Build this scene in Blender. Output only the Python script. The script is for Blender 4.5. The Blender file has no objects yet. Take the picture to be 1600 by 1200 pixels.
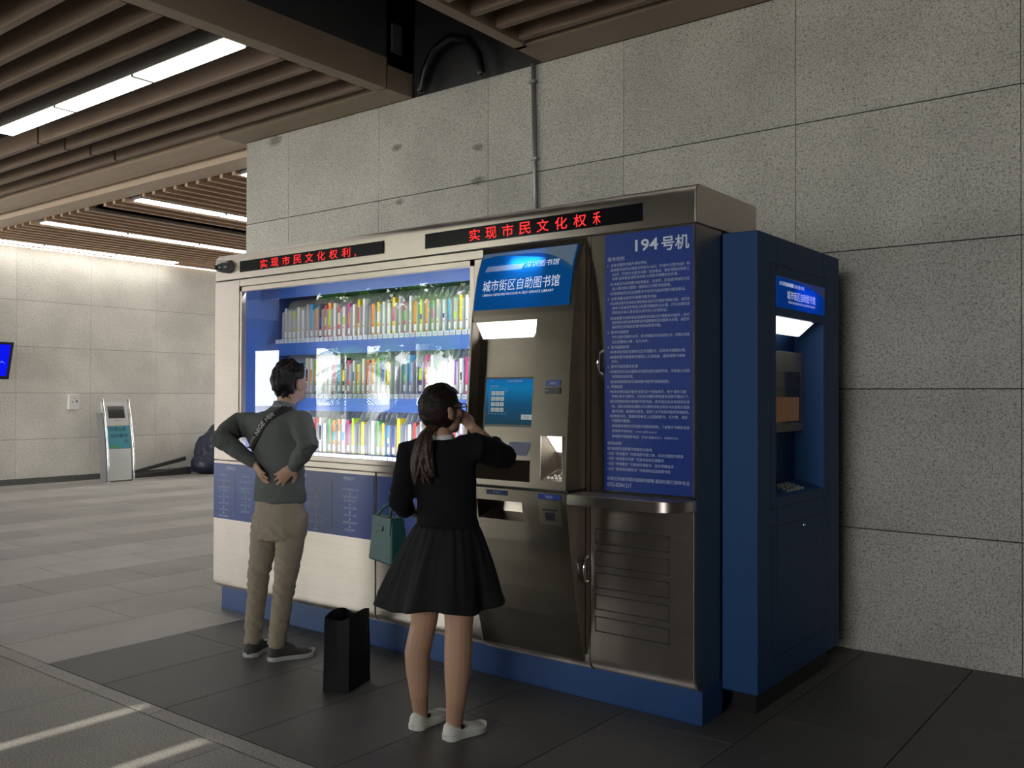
import bpy, bmesh, math, random
import numpy as np
from mathutils import Vector, Matrix, noise
from mathutils.bvhtree import BVHTree
random.seed(7)
SC = bpy.context.scene
COL = SC.collection
V = Vector
# ------------------------------------------------------------------ camera
F_PX, YAW, PITCH, ROLL = 1425.06, 0.6617, 0.0114, 0.0032
CAM = V((5.701, -3.849, 1.54))
fw = V((-math.sin(YAW)*math.cos(PITCH), math.cos(YAW)*math.cos(PITCH), math.sin(PITCH)))
rt0 = V((math.cos(YAW), math.sin(YAW), 0)); up0 = rt0.cross(fw)
rt = rt0*math.cos(ROLL)+up0*math.sin(ROLL); up = -rt0*math.sin(ROLL)+up0*math.cos(ROLL)
cd = bpy.data.cameras.new('camera'); cam = bpy.data.objects.new('camera', cd); COL.objects.link(cam)
cd.sensor_fit = 'HORIZONTAL'; cd.sensor_width = 36.0; cd.lens = F_PX/1600*36
cd.clip_start = 0.05; cd.clip_end = 500
cam.matrix_world = Matrix(((rt.x, up.x, -fw.x, CAM.x), (rt.y, up.y, -fw.y, CAM.y), (rt.z, up.z, -fw.z, CAM.z), (0, 0, 0, 1)))
SC.camera = cam
# ------------------------------------------------------------------ light of the place
SKY = 14.0
w = bpy.data.worlds.new('sky'); SC.world = w; w.use_nodes = True
bg = w.node_tree.nodes['Background']; bg.inputs[0].default_value = (0.95, 0.955, 0.945, 1); bg.inputs[1].default_value = SKY
def lamp(name, kind, loc, energy, color=(1, 1, 1), **kw):
    l = bpy.data.lights.new(name, kind); l.energy = energy; l.color = color
    for k, v in kw.items(): setattr(l, k, v)
    o = bpy.data.objects.new(name, l); o.location = loc; COL.objects.link(o); return o
sun = lamp('sun', 'SUN', (0, -20, 30), 22.0, (1.0, 0.95, 0.86), angle=0.02)
sun.rotation_euler = (math.radians(30), 0, 0)          # from the street side, 60 degrees high
po = lamp('street_portal', 'AREA', (-9.5, -12.9, 2.1), 1.0, shape='RECTANGLE', size=12.0, size_y=4.2)
po.rotation_euler = (math.radians(90), 0, 0); po.data.cycles.is_portal = True
po2 = lamp('passage_portal', 'AREA', (-9.3, 11.9, 2.1), 1.0, shape='RECTANGLE', size=2.4, size_y=4.2)
po2.rotation_euler = (math.radians(-90), 0, 0); po2.data.cycles.is_portal = True
po3 = lamp('right_portal', 'AREA', (5.25, -8.5, 2.75), 1.0, shape='RECTANGLE', size=3.3, size_y=3.2)
po3.rotation_euler = (math.radians(90), 0, 0); po3.data.cycles.is_portal = True
VS = SC.view_settings
SC.display_settings.display_device = 'sRGB'
VS.view_transform = 'Standard'; VS.look = 'None'; VS.gamma = 1.0; VS.exposure = -0.1; VS.use_curve_mapping = False
# ------------------------------------------------------------------ materials
MATS = {}
def nt_new(name):
    m = bpy.data.materials.new(name); m.use_nodes = True
    return m, m.node_tree, m.node_tree.nodes['Principled BSDF']
def N(nt, kind, **kw):
    n = nt.nodes.new(kind)
    for k, v in kw.items():
        if k[0] == 'i' and k[1:].isdigit(): n.inputs[int(k[1:])].default_value = v
        else: setattr(n, k, v)
    return n
def rgb(c): return (c[0], c[1], c[2], 1)
def mat(name, c, rough=.6, metal=0., emit=None, es=1., spec=.5, bump=0., bscale=40., var=0., coat=0., sheen=0.):
    if name in MATS: return MATS[name]
    m, nt, b = nt_new(name)
    b.inputs['Base Color'].default_value = rgb(c); b.inputs['Roughness'].default_value = rough
    b.inputs['Metallic'].default_value = metal; b.inputs['Specular IOR Level'].default_value = spec
    b.inputs['Coat Weight'].default_value = coat; b.inputs['Sheen Weight'].default_value = sheen
    if emit: b.inputs['Emission Color'].default_value = rgb(emit); b.inputs['Emission Strength'].default_value = es
    if bump or var:
        tc = N(nt, 'ShaderNodeTexCoord'); no = N(nt, 'ShaderNodeTexNoise'); no.inputs['Scale'].default_value = bscale; no.inputs['Detail'].default_value = 4
        nt.links.new(tc.outputs['Object'], no.inputs['Vector'])
        if bump:
            bp = N(nt, 'ShaderNodeBump'); bp.inputs['Strength'].default_value = bump; bp.inputs['Distance'].default_value = .01
            nt.links.new(no.outputs['Fac'], bp.inputs['Height']); nt.links.new(bp.outputs['Normal'], b.inputs['Normal'])
        if var:
            mx = N(nt, 'ShaderNodeMix', data_type='RGBA')
            mx.inputs[6].default_value = rgb([x*(1-var) for x in c]); mx.inputs[7].default_value = rgb([min(1, x*(1+var)) for x in c])
            nt.links.new(no.outputs['Fac'], mx.inputs[0]); nt.links.new(mx.outputs[2], b.inputs['Base Color'])
    MATS[name] = m; return m
def emitter(name, c, s):
    if name in MATS: return MATS[name]
    m = bpy.data.materials.new(name); m.use_nodes = True; nt = m.node_tree; nt.nodes.clear()
    e = N(nt, 'ShaderNodeEmission'); e.inputs[0].default_value = rgb(c); e.inputs[1].default_value = s
    o = N(nt, 'ShaderNodeOutputMaterial'); nt.links.new(e.outputs[0], o.inputs[0]); MATS[name] = m; return m
def granite(name, stops, scale, rough=.55, island=.12, stains=(), bump=.15):
    m, nt, b = nt_new(name)
    tc = N(nt, 'ShaderNodeTexCoord')
    no = N(nt, 'ShaderNodeTexNoise'); no.inputs['Scale'].default_value = scale; no.inputs['Detail'].default_value = 3; no.inputs['Roughness'].default_value = .7
    nt.links.new(tc.outputs['Object'], no.inputs['Vector'])
    cr = N(nt, 'ShaderNodeValToRGB')
    el = cr.color_ramp.elements
    while len(el) > 1: el.remove(el[-1])
    el[0].position = stops[0][0]; el[0].color = rgb(stops[0][1])
    for p, c in stops[1:]: e = el.new(p); e.color = rgb(c)
    nt.links.new(no.outputs['Fac'], cr.inputs[0])
    geo = N(nt, 'ShaderNodeNewGeometry')
    mr = N(nt, 'ShaderNodeMapRange'); mr.inputs[3].default_value = 1-island; mr.inputs[4].default_value = 1+island
    nt.links.new(geo.outputs['Random Per Island'], mr.inputs[0])
    big = N(nt, 'ShaderNodeTexNoise'); big.inputs['Scale'].default_value = 1.7; big.inputs['Detail'].default_value = 5
    nt.links.new(tc.outputs['Object'], big.inputs['Vector'])
    mr2 = N(nt, 'ShaderNodeMapRange'); mr2.inputs[1].default_value = .3; mr2.inputs[2].default_value = .7; mr2.inputs[3].default_value = .88; mr2.inputs[4].default_value = 1.1
    nt.links.new(big.outputs['Fac'], mr2.inputs[0])
    mu = N(nt, 'ShaderNodeMath', operation='MULTIPLY'); nt.links.new(mr.outputs[0], mu.inputs[0]); nt.links.new(mr2.outputs[0], mu.inputs[1])
    last = mu.outputs[0]
    for (sx, sy, sz, r) in stains:
        d = N(nt, 'ShaderNodeVectorMath', operation='SUBTRACT'); d.inputs[1].default_value = (sx, sy, sz)
        nt.links.new(tc.outputs['Object'], d.inputs[0])
        sc_ = N(nt, 'ShaderNodeVectorMath', operation='MULTIPLY'); sc_.inputs[1].default_value = (1/r, 0, 2.0/r); nt.links.new(d.outputs[0], sc_.inputs[0])
        le = N(nt, 'ShaderNodeVectorMath', operation='LENGTH'); nt.links.new(sc_.outputs[0], le.inputs[0])
        ad = N(nt, 'ShaderNodeMath', operation='ADD'); nt.links.new(le.outputs['Value'], ad.inputs[0])
        n2 = N(nt, 'ShaderNodeMath', operation='MULTIPLY_ADD'); n2.inputs[1].default_value = 1.6; n2.inputs[2].default_value = -.8
        nt.links.new(no.outputs['Fac'], n2.inputs[0]); nt.links.new(n2.outputs[0], ad.inputs[1])
        ms = N(nt, 'ShaderNodeMapRange'); ms.inputs[1].default_value = .5; ms.inputs[2].default_value = 1.1; ms.inputs[3].default_value = .45; ms.inputs[4].default_value = 1.0
        nt.links.new(ad.outputs[0], ms.inputs[0])
        m3 = N(nt, 'ShaderNodeMath', operation='MULTIPLY'); nt.links.new(last, m3.inputs[0]); nt.links.new(ms.outputs[0], m3.inputs[1]); last = m3.outputs[0]
    vm = N(nt, 'ShaderNodeVectorMath', operation='SCALE'); nt.links.new(cr.outputs[0], vm.inputs[0]); nt.links.new(last, vm.inputs['Scale'])
    nt.links.new(vm.outputs[0], b.inputs['Base Color']); b.inputs['Roughness'].default_value = rough
    bp = N(nt, 'ShaderNodeBump'); bp.inputs['Strength'].default_value = bump; bp.inputs['Distance'].default_value = .003
    nt.links.new(no.outputs['Fac'], bp.inputs['Height']); nt.links.new(bp.outputs['Normal'], b.inputs['Normal'])
    return m
def steel(name, c, rough=.3, aniso=.9, smudge=.03):
    m, nt, b = nt_new(name)
    b.inputs['Metallic'].default_value = 1.0; b.inputs['Anisotropic'].default_value = aniso
    tc = N(nt, 'ShaderNodeTexCoord'); mp = N(nt, 'ShaderNodeMapping'); mp.inputs['Scale'].default_value = (2, 2, 260)
    nt.links.new(tc.outputs['Object'], mp.inputs[0])
    no = N(nt, 'ShaderNodeTexNoise'); no.inputs['Scale'].default_value = 1.; no.inputs['Detail'].default_value = 2; nt.links.new(mp.outputs[0], no.inputs['Vector'])
    sm = N(nt, 'ShaderNodeTexNoise'); sm.inputs['Scale'].default_value = 6; sm.inputs['Detail'].default_value = 6; nt.links.new(tc.outputs['Object'], sm.inputs['Vector'])
    mr = N(nt, 'ShaderNodeMapRange'); mr.inputs[1].default_value = .3; mr.inputs[2].default_value = .75; mr.inputs[3].default_value = rough-.05; mr.inputs[4].default_value = rough+smudge
    nt.links.new(sm.outputs['Fac'], mr.inputs[0]); nt.links.new(mr.outputs[0], b.inputs['Roughness'])
    mx = N(nt, 'ShaderNodeMix', data_type='RGBA'); mx.inputs[6].default_value = rgb([x*.70 for x in c]); mx.inputs[7].default_value = rgb([min(1, x*1.08) for x in c])
    ad = N(nt, 'ShaderNodeMath', operation='MULTIPLY_ADD'); ad.inputs[1].default_value = .5; nt.links.new(no.outputs['Fac'], ad.inputs[0])
    h = N(nt, 'ShaderNodeMath', operation='MULTIPLY'); h.inputs[1].default_value = .5; nt.links.new(sm.outputs['Fac'], h.inputs[0]); nt.links.new(h.outputs[0], ad.inputs[2])
    nt.links.new(ad.outputs[0], mx.inputs[0]); nt.links.new(mx.outputs[2], b.inputs['Base Color'])
    tg = N(nt, 'ShaderNodeTangent', direction_type='UV_MAP'); nt.links.new(tg.outputs[0], b.inputs['Tangent'])
    MATS[name] = m; return m
def glass(name):
    m = bpy.data.materials.new(name); m.use_nodes = True; nt = m.node_tree; nt.nodes.clear()
    o = N(nt, 'ShaderNodeOutputMaterial'); tr = N(nt, 'ShaderNodeBsdfTransparent'); tr.inputs[0].default_value = (.97, .985, .98, 1)
    gl = N(nt, 'ShaderNodeBsdfGlossy'); gl.inputs['Roughness'].default_value = .0
    lw = N(nt, 'ShaderNodeLayerWeight'); lw.inputs[0].default_value = .5
    pw = N(nt, 'ShaderNodeMath', operation='POWER'); pw.inputs[1].default_value = 5.0; nt.links.new(lw.outputs['Facing'], pw.inputs[0])
    fm = N(nt, 'ShaderNodeMath', operation='MULTIPLY_ADD'); fm.inputs[1].default_value = .95; fm.inputs[2].default_value = .042; nt.links.new(pw.outputs[0], fm.inputs[0])
    mx = N(nt, 'ShaderNodeMixShader'); nt.links.new(fm.outputs[0], mx.inputs[0]); nt.links.new(tr.outputs[0], mx.inputs[1]); nt.links.new(gl.outputs[0], mx.inputs[2])
    nt.links.new(mx.outputs[0], o.inputs[0]); return m
def translucent(name, c, mixf=.6, em=0.):
    m = bpy.data.materials.new(name); m.use_nodes = True; nt = m.node_tree; nt.nodes.clear()
    o = N(nt, 'ShaderNodeOutputMaterial'); d = N(nt, 'ShaderNodeBsdfDiffuse'); t = N(nt, 'ShaderNodeBsdfTranslucent')
    d.inputs[0].default_value = rgb(c); t.inputs[0].default_value = rgb(c)
    mx = N(nt, 'ShaderNodeMixShader', i0=mixf); nt.links.new(d.outputs[0], mx.inputs[1]); nt.links.new(t.outputs[0], mx.inputs[2]); last = mx.outputs[0]
    if em:
        e = N(nt, 'ShaderNodeEmission', i0=rgb(c), i1=em); a = N(nt, 'ShaderNodeAddShader'); nt.links.new(last, a.inputs[0]); nt.links.new(e.outputs[0], a.inputs[1]); last = a.outputs[0]
    nt.links.new(last, o.inputs[0])
    return m
STEEL = steel('brushed_steel', (.70, .62, .56), .42)
STEEL2 = steel('shaded_steel', (.375, .325, .27), .40)  # same steel, dark reflections of the right side put into the colour
STEELK = steel('shaded_kiosk_steel', (.25, .218, .18), .40)  # same steel, darkened further in colour for the kiosk's dim reflections
DARKGAP = mat('dark_gap', (.012, .012, .012), .7)
BLACKPL = mat('black_plastic', (.012, .012, .014), .35)
BLUE = mat('blue_paint', (.009, .048, .165), .45, var=.12, bscale=5)
BLUECAB = mat('blue_cabinet_paint', (.010, .052, .155), .55, bump=.05, bscale=200, var=.08, spec=.3)
BLUEIN = mat('blue_interior', (.03, .10, .36), .45)
SIGNBLUE = mat('sign_blue', (.009, .036, .215), .35)
WHITE = mat('sign_white', (.75, .78, .85), .6)
GLASS = glass('window_glass')
CHROME = mat('chrome', (.8, .8, .8), .12, 1.0)
BROWN = mat('brown_slat', (.21, .145, .105), .5, var=.15, bscale=3)
LITBEAM = mat('lit_brown_beam', (.52, .40, .295), .5, var=.08, bscale=3)  # same brown, lightened in colour to stand in for light off the floor
BROWN2 = mat('brown_beam', (.30, .225, .165), .5, var=.12, bscale=3)
CONC = mat('dark_concrete', (.045, .045, .05), .9, var=.3, bscale=2.5)
# ------------------------------------------------------------------ mesh tools
def woff(p):
    o = V((0, 0, 0))
    while p is not None: o += p.location; p = p.parent
    return o
class MB:
    def __init__(s): s.v = []; s.f = []; s.m = []; s.mi = 0
    def add(s, vs, fs):
        k = len(s.v); s.v += [V(p) for p in vs]; s.f += [[i+k for i in f] for f in fs]; s.m += [s.mi]*len(fs); return s
    def box(s, x0, x1, y0, y1, z0, z1):
        return s.add([(x0, y0, z0), (x1, y0, z0), (x1, y1, z0), (x0, y1, z0), (x0, y0, z1), (x1, y0, z1), (x1, y1, z1), (x0, y1, z1)],
                     [(3, 2, 1, 0), (4, 5, 6, 7), (0, 1, 5, 4), (1, 2, 6, 5), (2, 3, 7, 6), (3, 0, 4, 7)])
    def hexa(s, p): return s.add(p, [(3, 2, 1, 0), (4, 5, 6, 7), (0, 1, 5, 4), (1, 2, 6, 5), (2, 3, 7, 6), (3, 0, 4, 7)])
    def prism(s, poly, d):                       # poly: 3d points in order, d: extrusion vector
        n = len(poly); d = V(d); a = [V(p) for p in poly]
        return s.add(a+[p+d for p in a], [tuple(range(n-1, -1, -1)), tuple(range(n, 2*n))]+[(i, (i+1) % n, n+(i+1) % n, n+i) for i in range(n)])
    def loft(s, rings, cap=True, closed=True):
        n = len(rings[0]); vs = [p for r in rings for p in r]; fs = []
        for j in range(len(rings)-1):
            for i in range(n if closed else n-1):
                a = j*n+i; b = j*n+(i+1) % n; fs.append((a, b, b+n, a+n))
        if cap: fs.append(tuple(range(n-1, -1, -1))); fs.append(tuple((len(rings)-1)*n+i for i in range(n)))
        return s.add(vs, fs)
    def tube(s, pts, r, n=10, side=None, flat=1.0, dome=True):
        pts = [V(p) for p in pts]; m = len(pts)
        rs = list(r) if isinstance(r, (list, tuple)) else [r]*m
        if dome:
            d0 = (pts[0]-pts[1]).normalized(); d1 = (pts[-1]-pts[-2]).normalized()
            P = [pts[0]+d0*rs[0]*k for k in (.95, .7, .35)]+pts+[pts[-1]+d1*rs[-1]*k for k in (.35, .7, .95)]
            R = [rs[0]*k for k in (.25, .7, .93)]+rs+[rs[-1]*k for k in (.93, .7, .25)]
        else: P, R = pts, rs
        rings = []; sd = V(side) if side is not None else None
        for i, p in enumerate(P):
            t = (P[min(i+1, len(P)-1)]-P[max(i-1, 0)]).normalized()
            if sd is None: sd = t.orthogonal()
            sd = (sd-t*sd.dot(t)).normalized(); nn = t.cross(sd)
            rings.append([p+sd*R[i]*math.cos(2*math.pi*k/n)+nn*R[i]*flat*math.sin(2*math.pi*k/n) for k in range(n)])
        return s.loft(rings)
    def ball(s, c, r, ax=None, nu=16, nv=10):
        r = r if isinstance(r, (list, tuple)) else (r, r, r); ax = ax or (V((1, 0, 0)), V((0, 1, 0)), V((0, 0, 1))); c = V(c)
        rings = []
        for j in range(nv+1):
            th = math.pi*(j+.0)/nv; th = min(max(th, .06), math.pi-.06)
            rings.append([c+ax[0]*(-r[0]*math.sin(th)*math.cos(2*math.pi*i/nu))+ax[1]*(r[1]*math.sin(th)*math.sin(2*math.pi*i/nu))+ax[2]*(r[2]*math.cos(th)) for i in range(nu)])
        return s.loft(rings)
    def mesh(s, name):
        me = bpy.data.meshes.new(name); me.from_pydata([tuple(p) for p in s.v], [], s.f); me.update()
        return me
    def build(s, name, mt, parent=None, smooth=False, bevel=0., seg=2, label=None, fix=True, origin=None, solid=0.):
        off = woff(parent) if parent else (V(origin) if origin is not None else V((0, 0, 0)))
        for p in s.v: p -= off
        me = s.mesh(name)
        if fix:
            bm = bmesh.new(); bm.from_mesh(me); bmesh.ops.recalc_face_normals(bm, faces=bm.faces); bm.to_mesh(me); bm.free()
        uv = me.uv_layers.new(name='UVMap')
        co = me.vertices
        for l in me.loops:
            c = co[l.vertex_index].co; uv.data[l.index].uv = (c.z+c.y*.21, c.x+c.y*.83)
        for q in (mt if isinstance(mt, (list, tuple)) else [mt]): me.materials.append(q)
        if any(s.m): me.polygons.foreach_set('material_index', s.m)
        if smooth: me.polygons.foreach_set('use_smooth', [True]*len(me.polygons))
        o = bpy.data.objects.new(name, me); COL.objects.link(o)
        if parent: o.parent = parent
        elif origin is not None: o.location = origin
        if solid: md = o.modifiers.new('solid', 'SOLIDIFY'); md.thickness = solid; md.offset = 0
        if bevel:
            md = o.modifiers.new('bevel', 'BEVEL'); md.width = bevel; md.segments = seg; md.limit_method = 'ANGLE'; md.angle_limit = .6
            me.polygons.foreach_set('use_smooth', [True]*len(me.polygons)); md.harden_normals = True
        if label: o['label'] = label
        return o
    def skin(s, name, mt, parent=None, voxel=.008, it=4, disp=None, label=None, origin=None):
        me = s.mesh(name+'_raw'); bm = bmesh.new(); bm.from_mesh(me); bmesh.ops.recalc_face_normals(bm, faces=bm.faces); bm.to_mesh(me); bm.free()
        t = bpy.data.objects.new('raw', me); COL.objects.link(t)
        md = t.modifiers.new('r', 'REMESH'); md.mode = 'VOXEL'; md.voxel_size = voxel; md.use_smooth_shade = True
        ms = t.modifiers.new('s', 'SMOOTH'); ms.factor = .5; ms.iterations = it
        dg = bpy.context.evaluated_depsgraph_get(); m2 = bpy.data.meshes.new_from_object(t.evaluated_get(dg)); bpy.data.objects.remove(t); bpy.data.meshes.remove(me)
        m2.name = name
        if disp:
            nr = [v.normal.copy() for v in m2.vertices]
            for v, n_ in zip(m2.vertices, nr): v.co += n_*disp(v.co, n_)
        off = woff(parent) if parent else (V(origin) if origin is not None else V((0, 0, 0)))
        for v in m2.vertices: v.co -= off
        m2.materials.clear(); m2.materials.append(mt); m2.polygons.foreach_set('use_smooth', [True]*len(m2.polygons)); m2.update()
        o = bpy.data.objects.new(name, m2); COL.objects.link(o)
        if parent: o.parent = parent
        elif origin is not None: o.location = origin
        if label: o['label'] = label
        return o
def tag(o, label, cat, group=None, kind=None):
    if label: o['label'] = label
    if cat: o['category'] = cat
    if group: o['group'] = group
    if kind: o['kind'] = kind
    return o
def thing(name, label, cat, loc=(0, 0, 0), group=None):
    o = bpy.data.objects.new(name, None); o.empty_display_size = .1; o.location = loc; COL.objects.link(o); return tag(o, label, cat, group)
def struct(o): o['kind'] = 'structure'; return o
def box(name, mt, parent, *b, **kw): return MB().box(*b).build(name, mt, parent, **kw)
# lettering: glyph outlines as flat faces, mapped onto a surface
_tc = {}
def glyphs(body, bold=0.):
    k = (body, bold)
    if k not in _tc:
        c = bpy.data.curves.new('t', 'FONT'); c.body = body; c.resolution_u = 2; c.offset = bold
        o = bpy.data.objects.new('t', c); COL.objects.link(o)
        dg = bpy.context.evaluated_depsgraph_get(); me = bpy.data.meshes.new_from_object(o.evaluated_get(dg))
        vs = [(v.co.x, v.co.y) for v in me.vertices]; fs = [tuple(p.vertices) for p in me.polygons]
        bpy.data.objects.remove(o); bpy.data.meshes.remove(me); bpy.data.curves.remove(c); _tc[k] = (vs, fs)
    return _tc[k]
def put_text(mb, body, fn, width=None, height=None, size=None, align='L', bold=0.):
    vs, fs = glyphs(body, bold)
    if not vs: return
    x0 = min(v[0] for v in vs); x1 = max(v[0] for v in vs); y0 = min(v[1] for v in vs); y1 = max(v[1] for v in vs)
    sx = width/(x1-x0) if width else size; sy = height/(y1-y0) if height else (size or sx)
    if width is None and size is None: sx = sy
    wd = (x1-x0)*sx; ox = {'L': 0, 'C': -wd/2, 'R': -wd}[align]
    mb.add([fn((x-x0)*sx+ox, (y-y0)*sy) for x, y in vs], fs)
def front(x, z, y): return lambda a, b: (x+a, y, z+b)         # upright lettering on a face that looks to -Y
# ------------------------------------------------------------------ the setting
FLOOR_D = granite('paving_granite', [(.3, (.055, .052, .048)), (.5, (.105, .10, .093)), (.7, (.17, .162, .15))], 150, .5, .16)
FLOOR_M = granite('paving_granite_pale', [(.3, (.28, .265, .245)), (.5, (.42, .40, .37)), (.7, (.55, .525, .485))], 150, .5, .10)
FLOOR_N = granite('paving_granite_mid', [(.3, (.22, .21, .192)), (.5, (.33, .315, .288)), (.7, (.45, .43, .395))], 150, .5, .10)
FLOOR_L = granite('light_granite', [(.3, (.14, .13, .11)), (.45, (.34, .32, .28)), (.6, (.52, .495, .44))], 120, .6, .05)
WALLG = granite('wall_granite', [(.33, (.14, .137, .126)), (.43, (.36, .347, .31)), (.60, (.53, .51, .457))], 88, .7, .05,
                stains=[(.0, 0, 3.70, .07), (.03, 0, 3.22, .06), (.93, 0, 3.55, .07), (.93, 0, 3.28, .08), (-1.7, 0, 4.05, .12)])
WALLL = granite('side_wall_granite', [(.32, (.44, .42, .37)), (.44, (.60, .575, .515)), (.6, (.68, .655, .59))], 40, .7, .03)
GROUT = mat('grout', (.03, .03, .028), .9)
fl = struct(MB().box(-40, 16, -13.2, 12, -.3, -.012).build('floor', GROUT))
def slabs(x_edges, y_edges, g=.003):
    mb = MB()
    for a, b in zip(x_edges, x_edges[1:]):
        for c, d in zip(y_edges, y_edges[1:]): mb.box(a+g, b-g, c+g, d-g, -.03, 0)
    return mb
PX = .595
xe = [.425+PX*k for k in range(-20, 24)]
ya = [-1.36, -.49]+[-.49+.87*k for k in range(1, 9)]
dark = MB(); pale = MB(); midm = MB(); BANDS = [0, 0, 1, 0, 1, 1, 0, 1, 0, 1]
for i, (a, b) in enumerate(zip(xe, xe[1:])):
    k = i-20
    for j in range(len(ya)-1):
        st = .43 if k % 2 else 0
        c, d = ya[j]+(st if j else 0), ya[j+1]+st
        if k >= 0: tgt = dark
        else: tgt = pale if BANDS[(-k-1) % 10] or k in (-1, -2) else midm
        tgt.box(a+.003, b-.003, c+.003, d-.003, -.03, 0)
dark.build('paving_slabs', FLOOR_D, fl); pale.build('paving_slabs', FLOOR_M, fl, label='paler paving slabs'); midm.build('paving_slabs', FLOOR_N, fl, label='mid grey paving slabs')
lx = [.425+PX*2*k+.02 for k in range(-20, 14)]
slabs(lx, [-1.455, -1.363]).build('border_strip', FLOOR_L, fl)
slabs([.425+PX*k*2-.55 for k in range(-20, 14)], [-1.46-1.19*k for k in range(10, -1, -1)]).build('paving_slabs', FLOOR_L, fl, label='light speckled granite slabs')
def stone_wall(name, mt, ax, at, u, z, depth, sgn, gr=None):
    """panels with open joints; ax 'y' looks to -Y, 'x' looks to +X"""
    mb = MB()
    for a, b in zip(u, u[1:]):
        for c, d in zip(z, z[1:]):
            if ax == 'y': mb.box(a+.002, b-.002, at, at+.03, c+.0035, d-.0035)
            else: mb.box(at-.03, at, a+.002, b-.002, c+.004, d-.004)
    o = struct(mb.build(name, mt))
    if ax == 'y': box('wall_backing', GROUT, o, u[0]+.006, u[-1], at+.012, at+depth, z[0], z[-1])
    else: box('wall_backing', gr or GROUT, o, at-depth, at-.004, u[0], u[-1], z[0], z[-1])
    return o
WY = 1.82
XJ = [-2.165, -1.49, -.228, 1.034, 2.3, 3.566, 4.832, 6.1, 7.37, 8.63, 9.9, 11.2, 12.5, 13.8, 15.1, 16]
wb = stone_wall('wall_back', WALLG, 'y', WY, XJ, [-.02, .735, 1.58, 2.427, 3.262, 4.10], .5, 1)
wl = stone_wall('wall_left', WALLL, 'x', -10.2, [-2+1.27*k for k in range(12)], [-.02, .755, 1.54, 2.32, 3.1, 3.99], .4, 1, mat('pale_grout', (.30, .285, .25), .9))
struct(box('baseboard_left', mat('skirting', (.10, .10, .095), .6), None, -10.2, -10.17, -2, 12, 0, .10))
PLAST = mat('dim_plaster', (.30, .29, .27), .9, var=.1, bscale=2)
struct(box('wall_passage', PLAST, None, -8.2, -.9, 11.6, 12, 0, 4.4))
struct(box('wall_front', CONC, None, -3.4, 3.6, -8.7, -8.4, 0, 4.4))
struct(box('wall_street', CONC, None, 6.9, 16.2, -8.7, -8.4, 0, 4.4))
struct(box('wall_light_block', CONC, None, 3.6, 6.9, -8.7, -8.4, 0, 1.15))  # added low wall out of view, cuts the daylight near the floor
struct(box('wall_right', PLAST, None, 15.9, 16.2, -8.4, 2.4, 0, 4.4))
struct(box('wall_side', PLAST, None, -1.2, -.9, 2.32, 11.6, 0, 4.4))
# roof slab with the open service gap above the machine; two narrow slits, added out of view, cast the sun streaks
ce = MB()
ce.box(-40, .19, -13, 1.82, 4.36, 4.6); ce.box(-10.6, -.9, 1.82, 12, 4.36, 4.6)
ce.box(1.58, 2.1255, -13, 2.4, 4.36, 4.6); ce.box(2.1345, 16, -13, 2.4, 4.36, 4.6); ce.box(2.1255, 2.1345, -13, -6.4, 4.36, 4.6); ce.box(2.1255, 2.1345, -3.99, 2.4, 4.36, 4.6)
ce.box(.19, 1.4975, -13, -2.6, 4.36, 4.6); ce.box(1.5065, 1.58, -13, -2.6, 4.36, 4.6); ce.box(1.4975, 1.5065, -13, -6.4, 4.36, 4.6); ce.box(1.4975, 1.5065, -3.90, -2.6, 4.36, 4.6)
ce.box(.0, 1.8, -2.6, 2.4, 5.3, 5.5)
ceil = struct(ce.build('ceiling', CONC))
vo = MB(); vo.box(.05, .19, -2.6, 2.3, 4.6, 5.3); vo.box(1.58, 1.7, -2.6, 2.3, 4.6, 5.3); vo.box(.05, 1.7, -2.75, -2.6, 4.6, 5.3); vo.box(.19, 1.58, 1.84, 2.2, 4.10, 5.3); vo.box(-2.165, .19, 1.84, 2.2, 4.10, 4.4); vo.box(1.58, 16, 1.84, 2.4, 4.10, 4.4); vo.box(.05, .19, 1.5, 2.3, 4.3, 5.3); vo.box(1.58, 1.7, 1.4, 2.3, 4.3, 5.3)
vo.build('shaft_side', CONC, ceil)
def slat(x0, x1, y, z=4.10, h=.2, w=.055): box('ceiling_slat', BROWN, ceil, x0, x1, y, y+w, z, z+h)
SY = [-1.86, -1.58, -1.31, -1.03, -.755, -.50, -.23, .52, .795, 1.07, 1.345]
for y in SY:
    slat(-3.86, .035, y); slat(-7.8, -3.90, y)
for y in [-.50, -.23, .0, .24, .52, .795, 1.07, 1.33]: slat(1.72, 7.5, y)
br = MB(); br.box(.05, .19, -2.6, 1.5, 4.10, 4.36); br.build('ceiling_beam', BROWN2, ceil)
box('ceiling_beam', BROWN2, ceil, 1.58, 1.68, -2.6, 1.5, 4.10, 4.36)
box('ceiling_beam', BROWN2, ceil, -2.2, .19, 1.52, 1.815, 4.10, 4.36); box('ceiling_beam', LITBEAM, ceil, -9, -2.2, 1.52, 1.815, 4.10, 4.36); box('ceiling_beam', BROWN2, ceil, 1.58, 9, 1.46, 1.815, 4.10, 4.36)
box('ceiling_beam', LITBEAM, ceil, -10.1, -2.2, 1.82, 1.92, 4.10, 4.36)
box('ceiling_beam', LITBEAM, ceil, -10.1, -2.2, 2.0, 2.3, 4.04, 4.36)
box('ceiling_beam', BROWN2, ceil, -6.42, -6.30, 2.3, 11.5, 4.0, 4.3); box('ceiling_beam', BROWN2, ceil, -6.10, -6.10, 2.3, 11.5, 4.0, 4.3)
LX = [-2.93, -5.2, -7.75, -9.92]
SLATF = mat('lit_far_slat', (.50, .34, .22), .5, var=.12, bscale=3)  # brown slats again, bounce light of the passage put into the colour
x = -10.15
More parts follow.
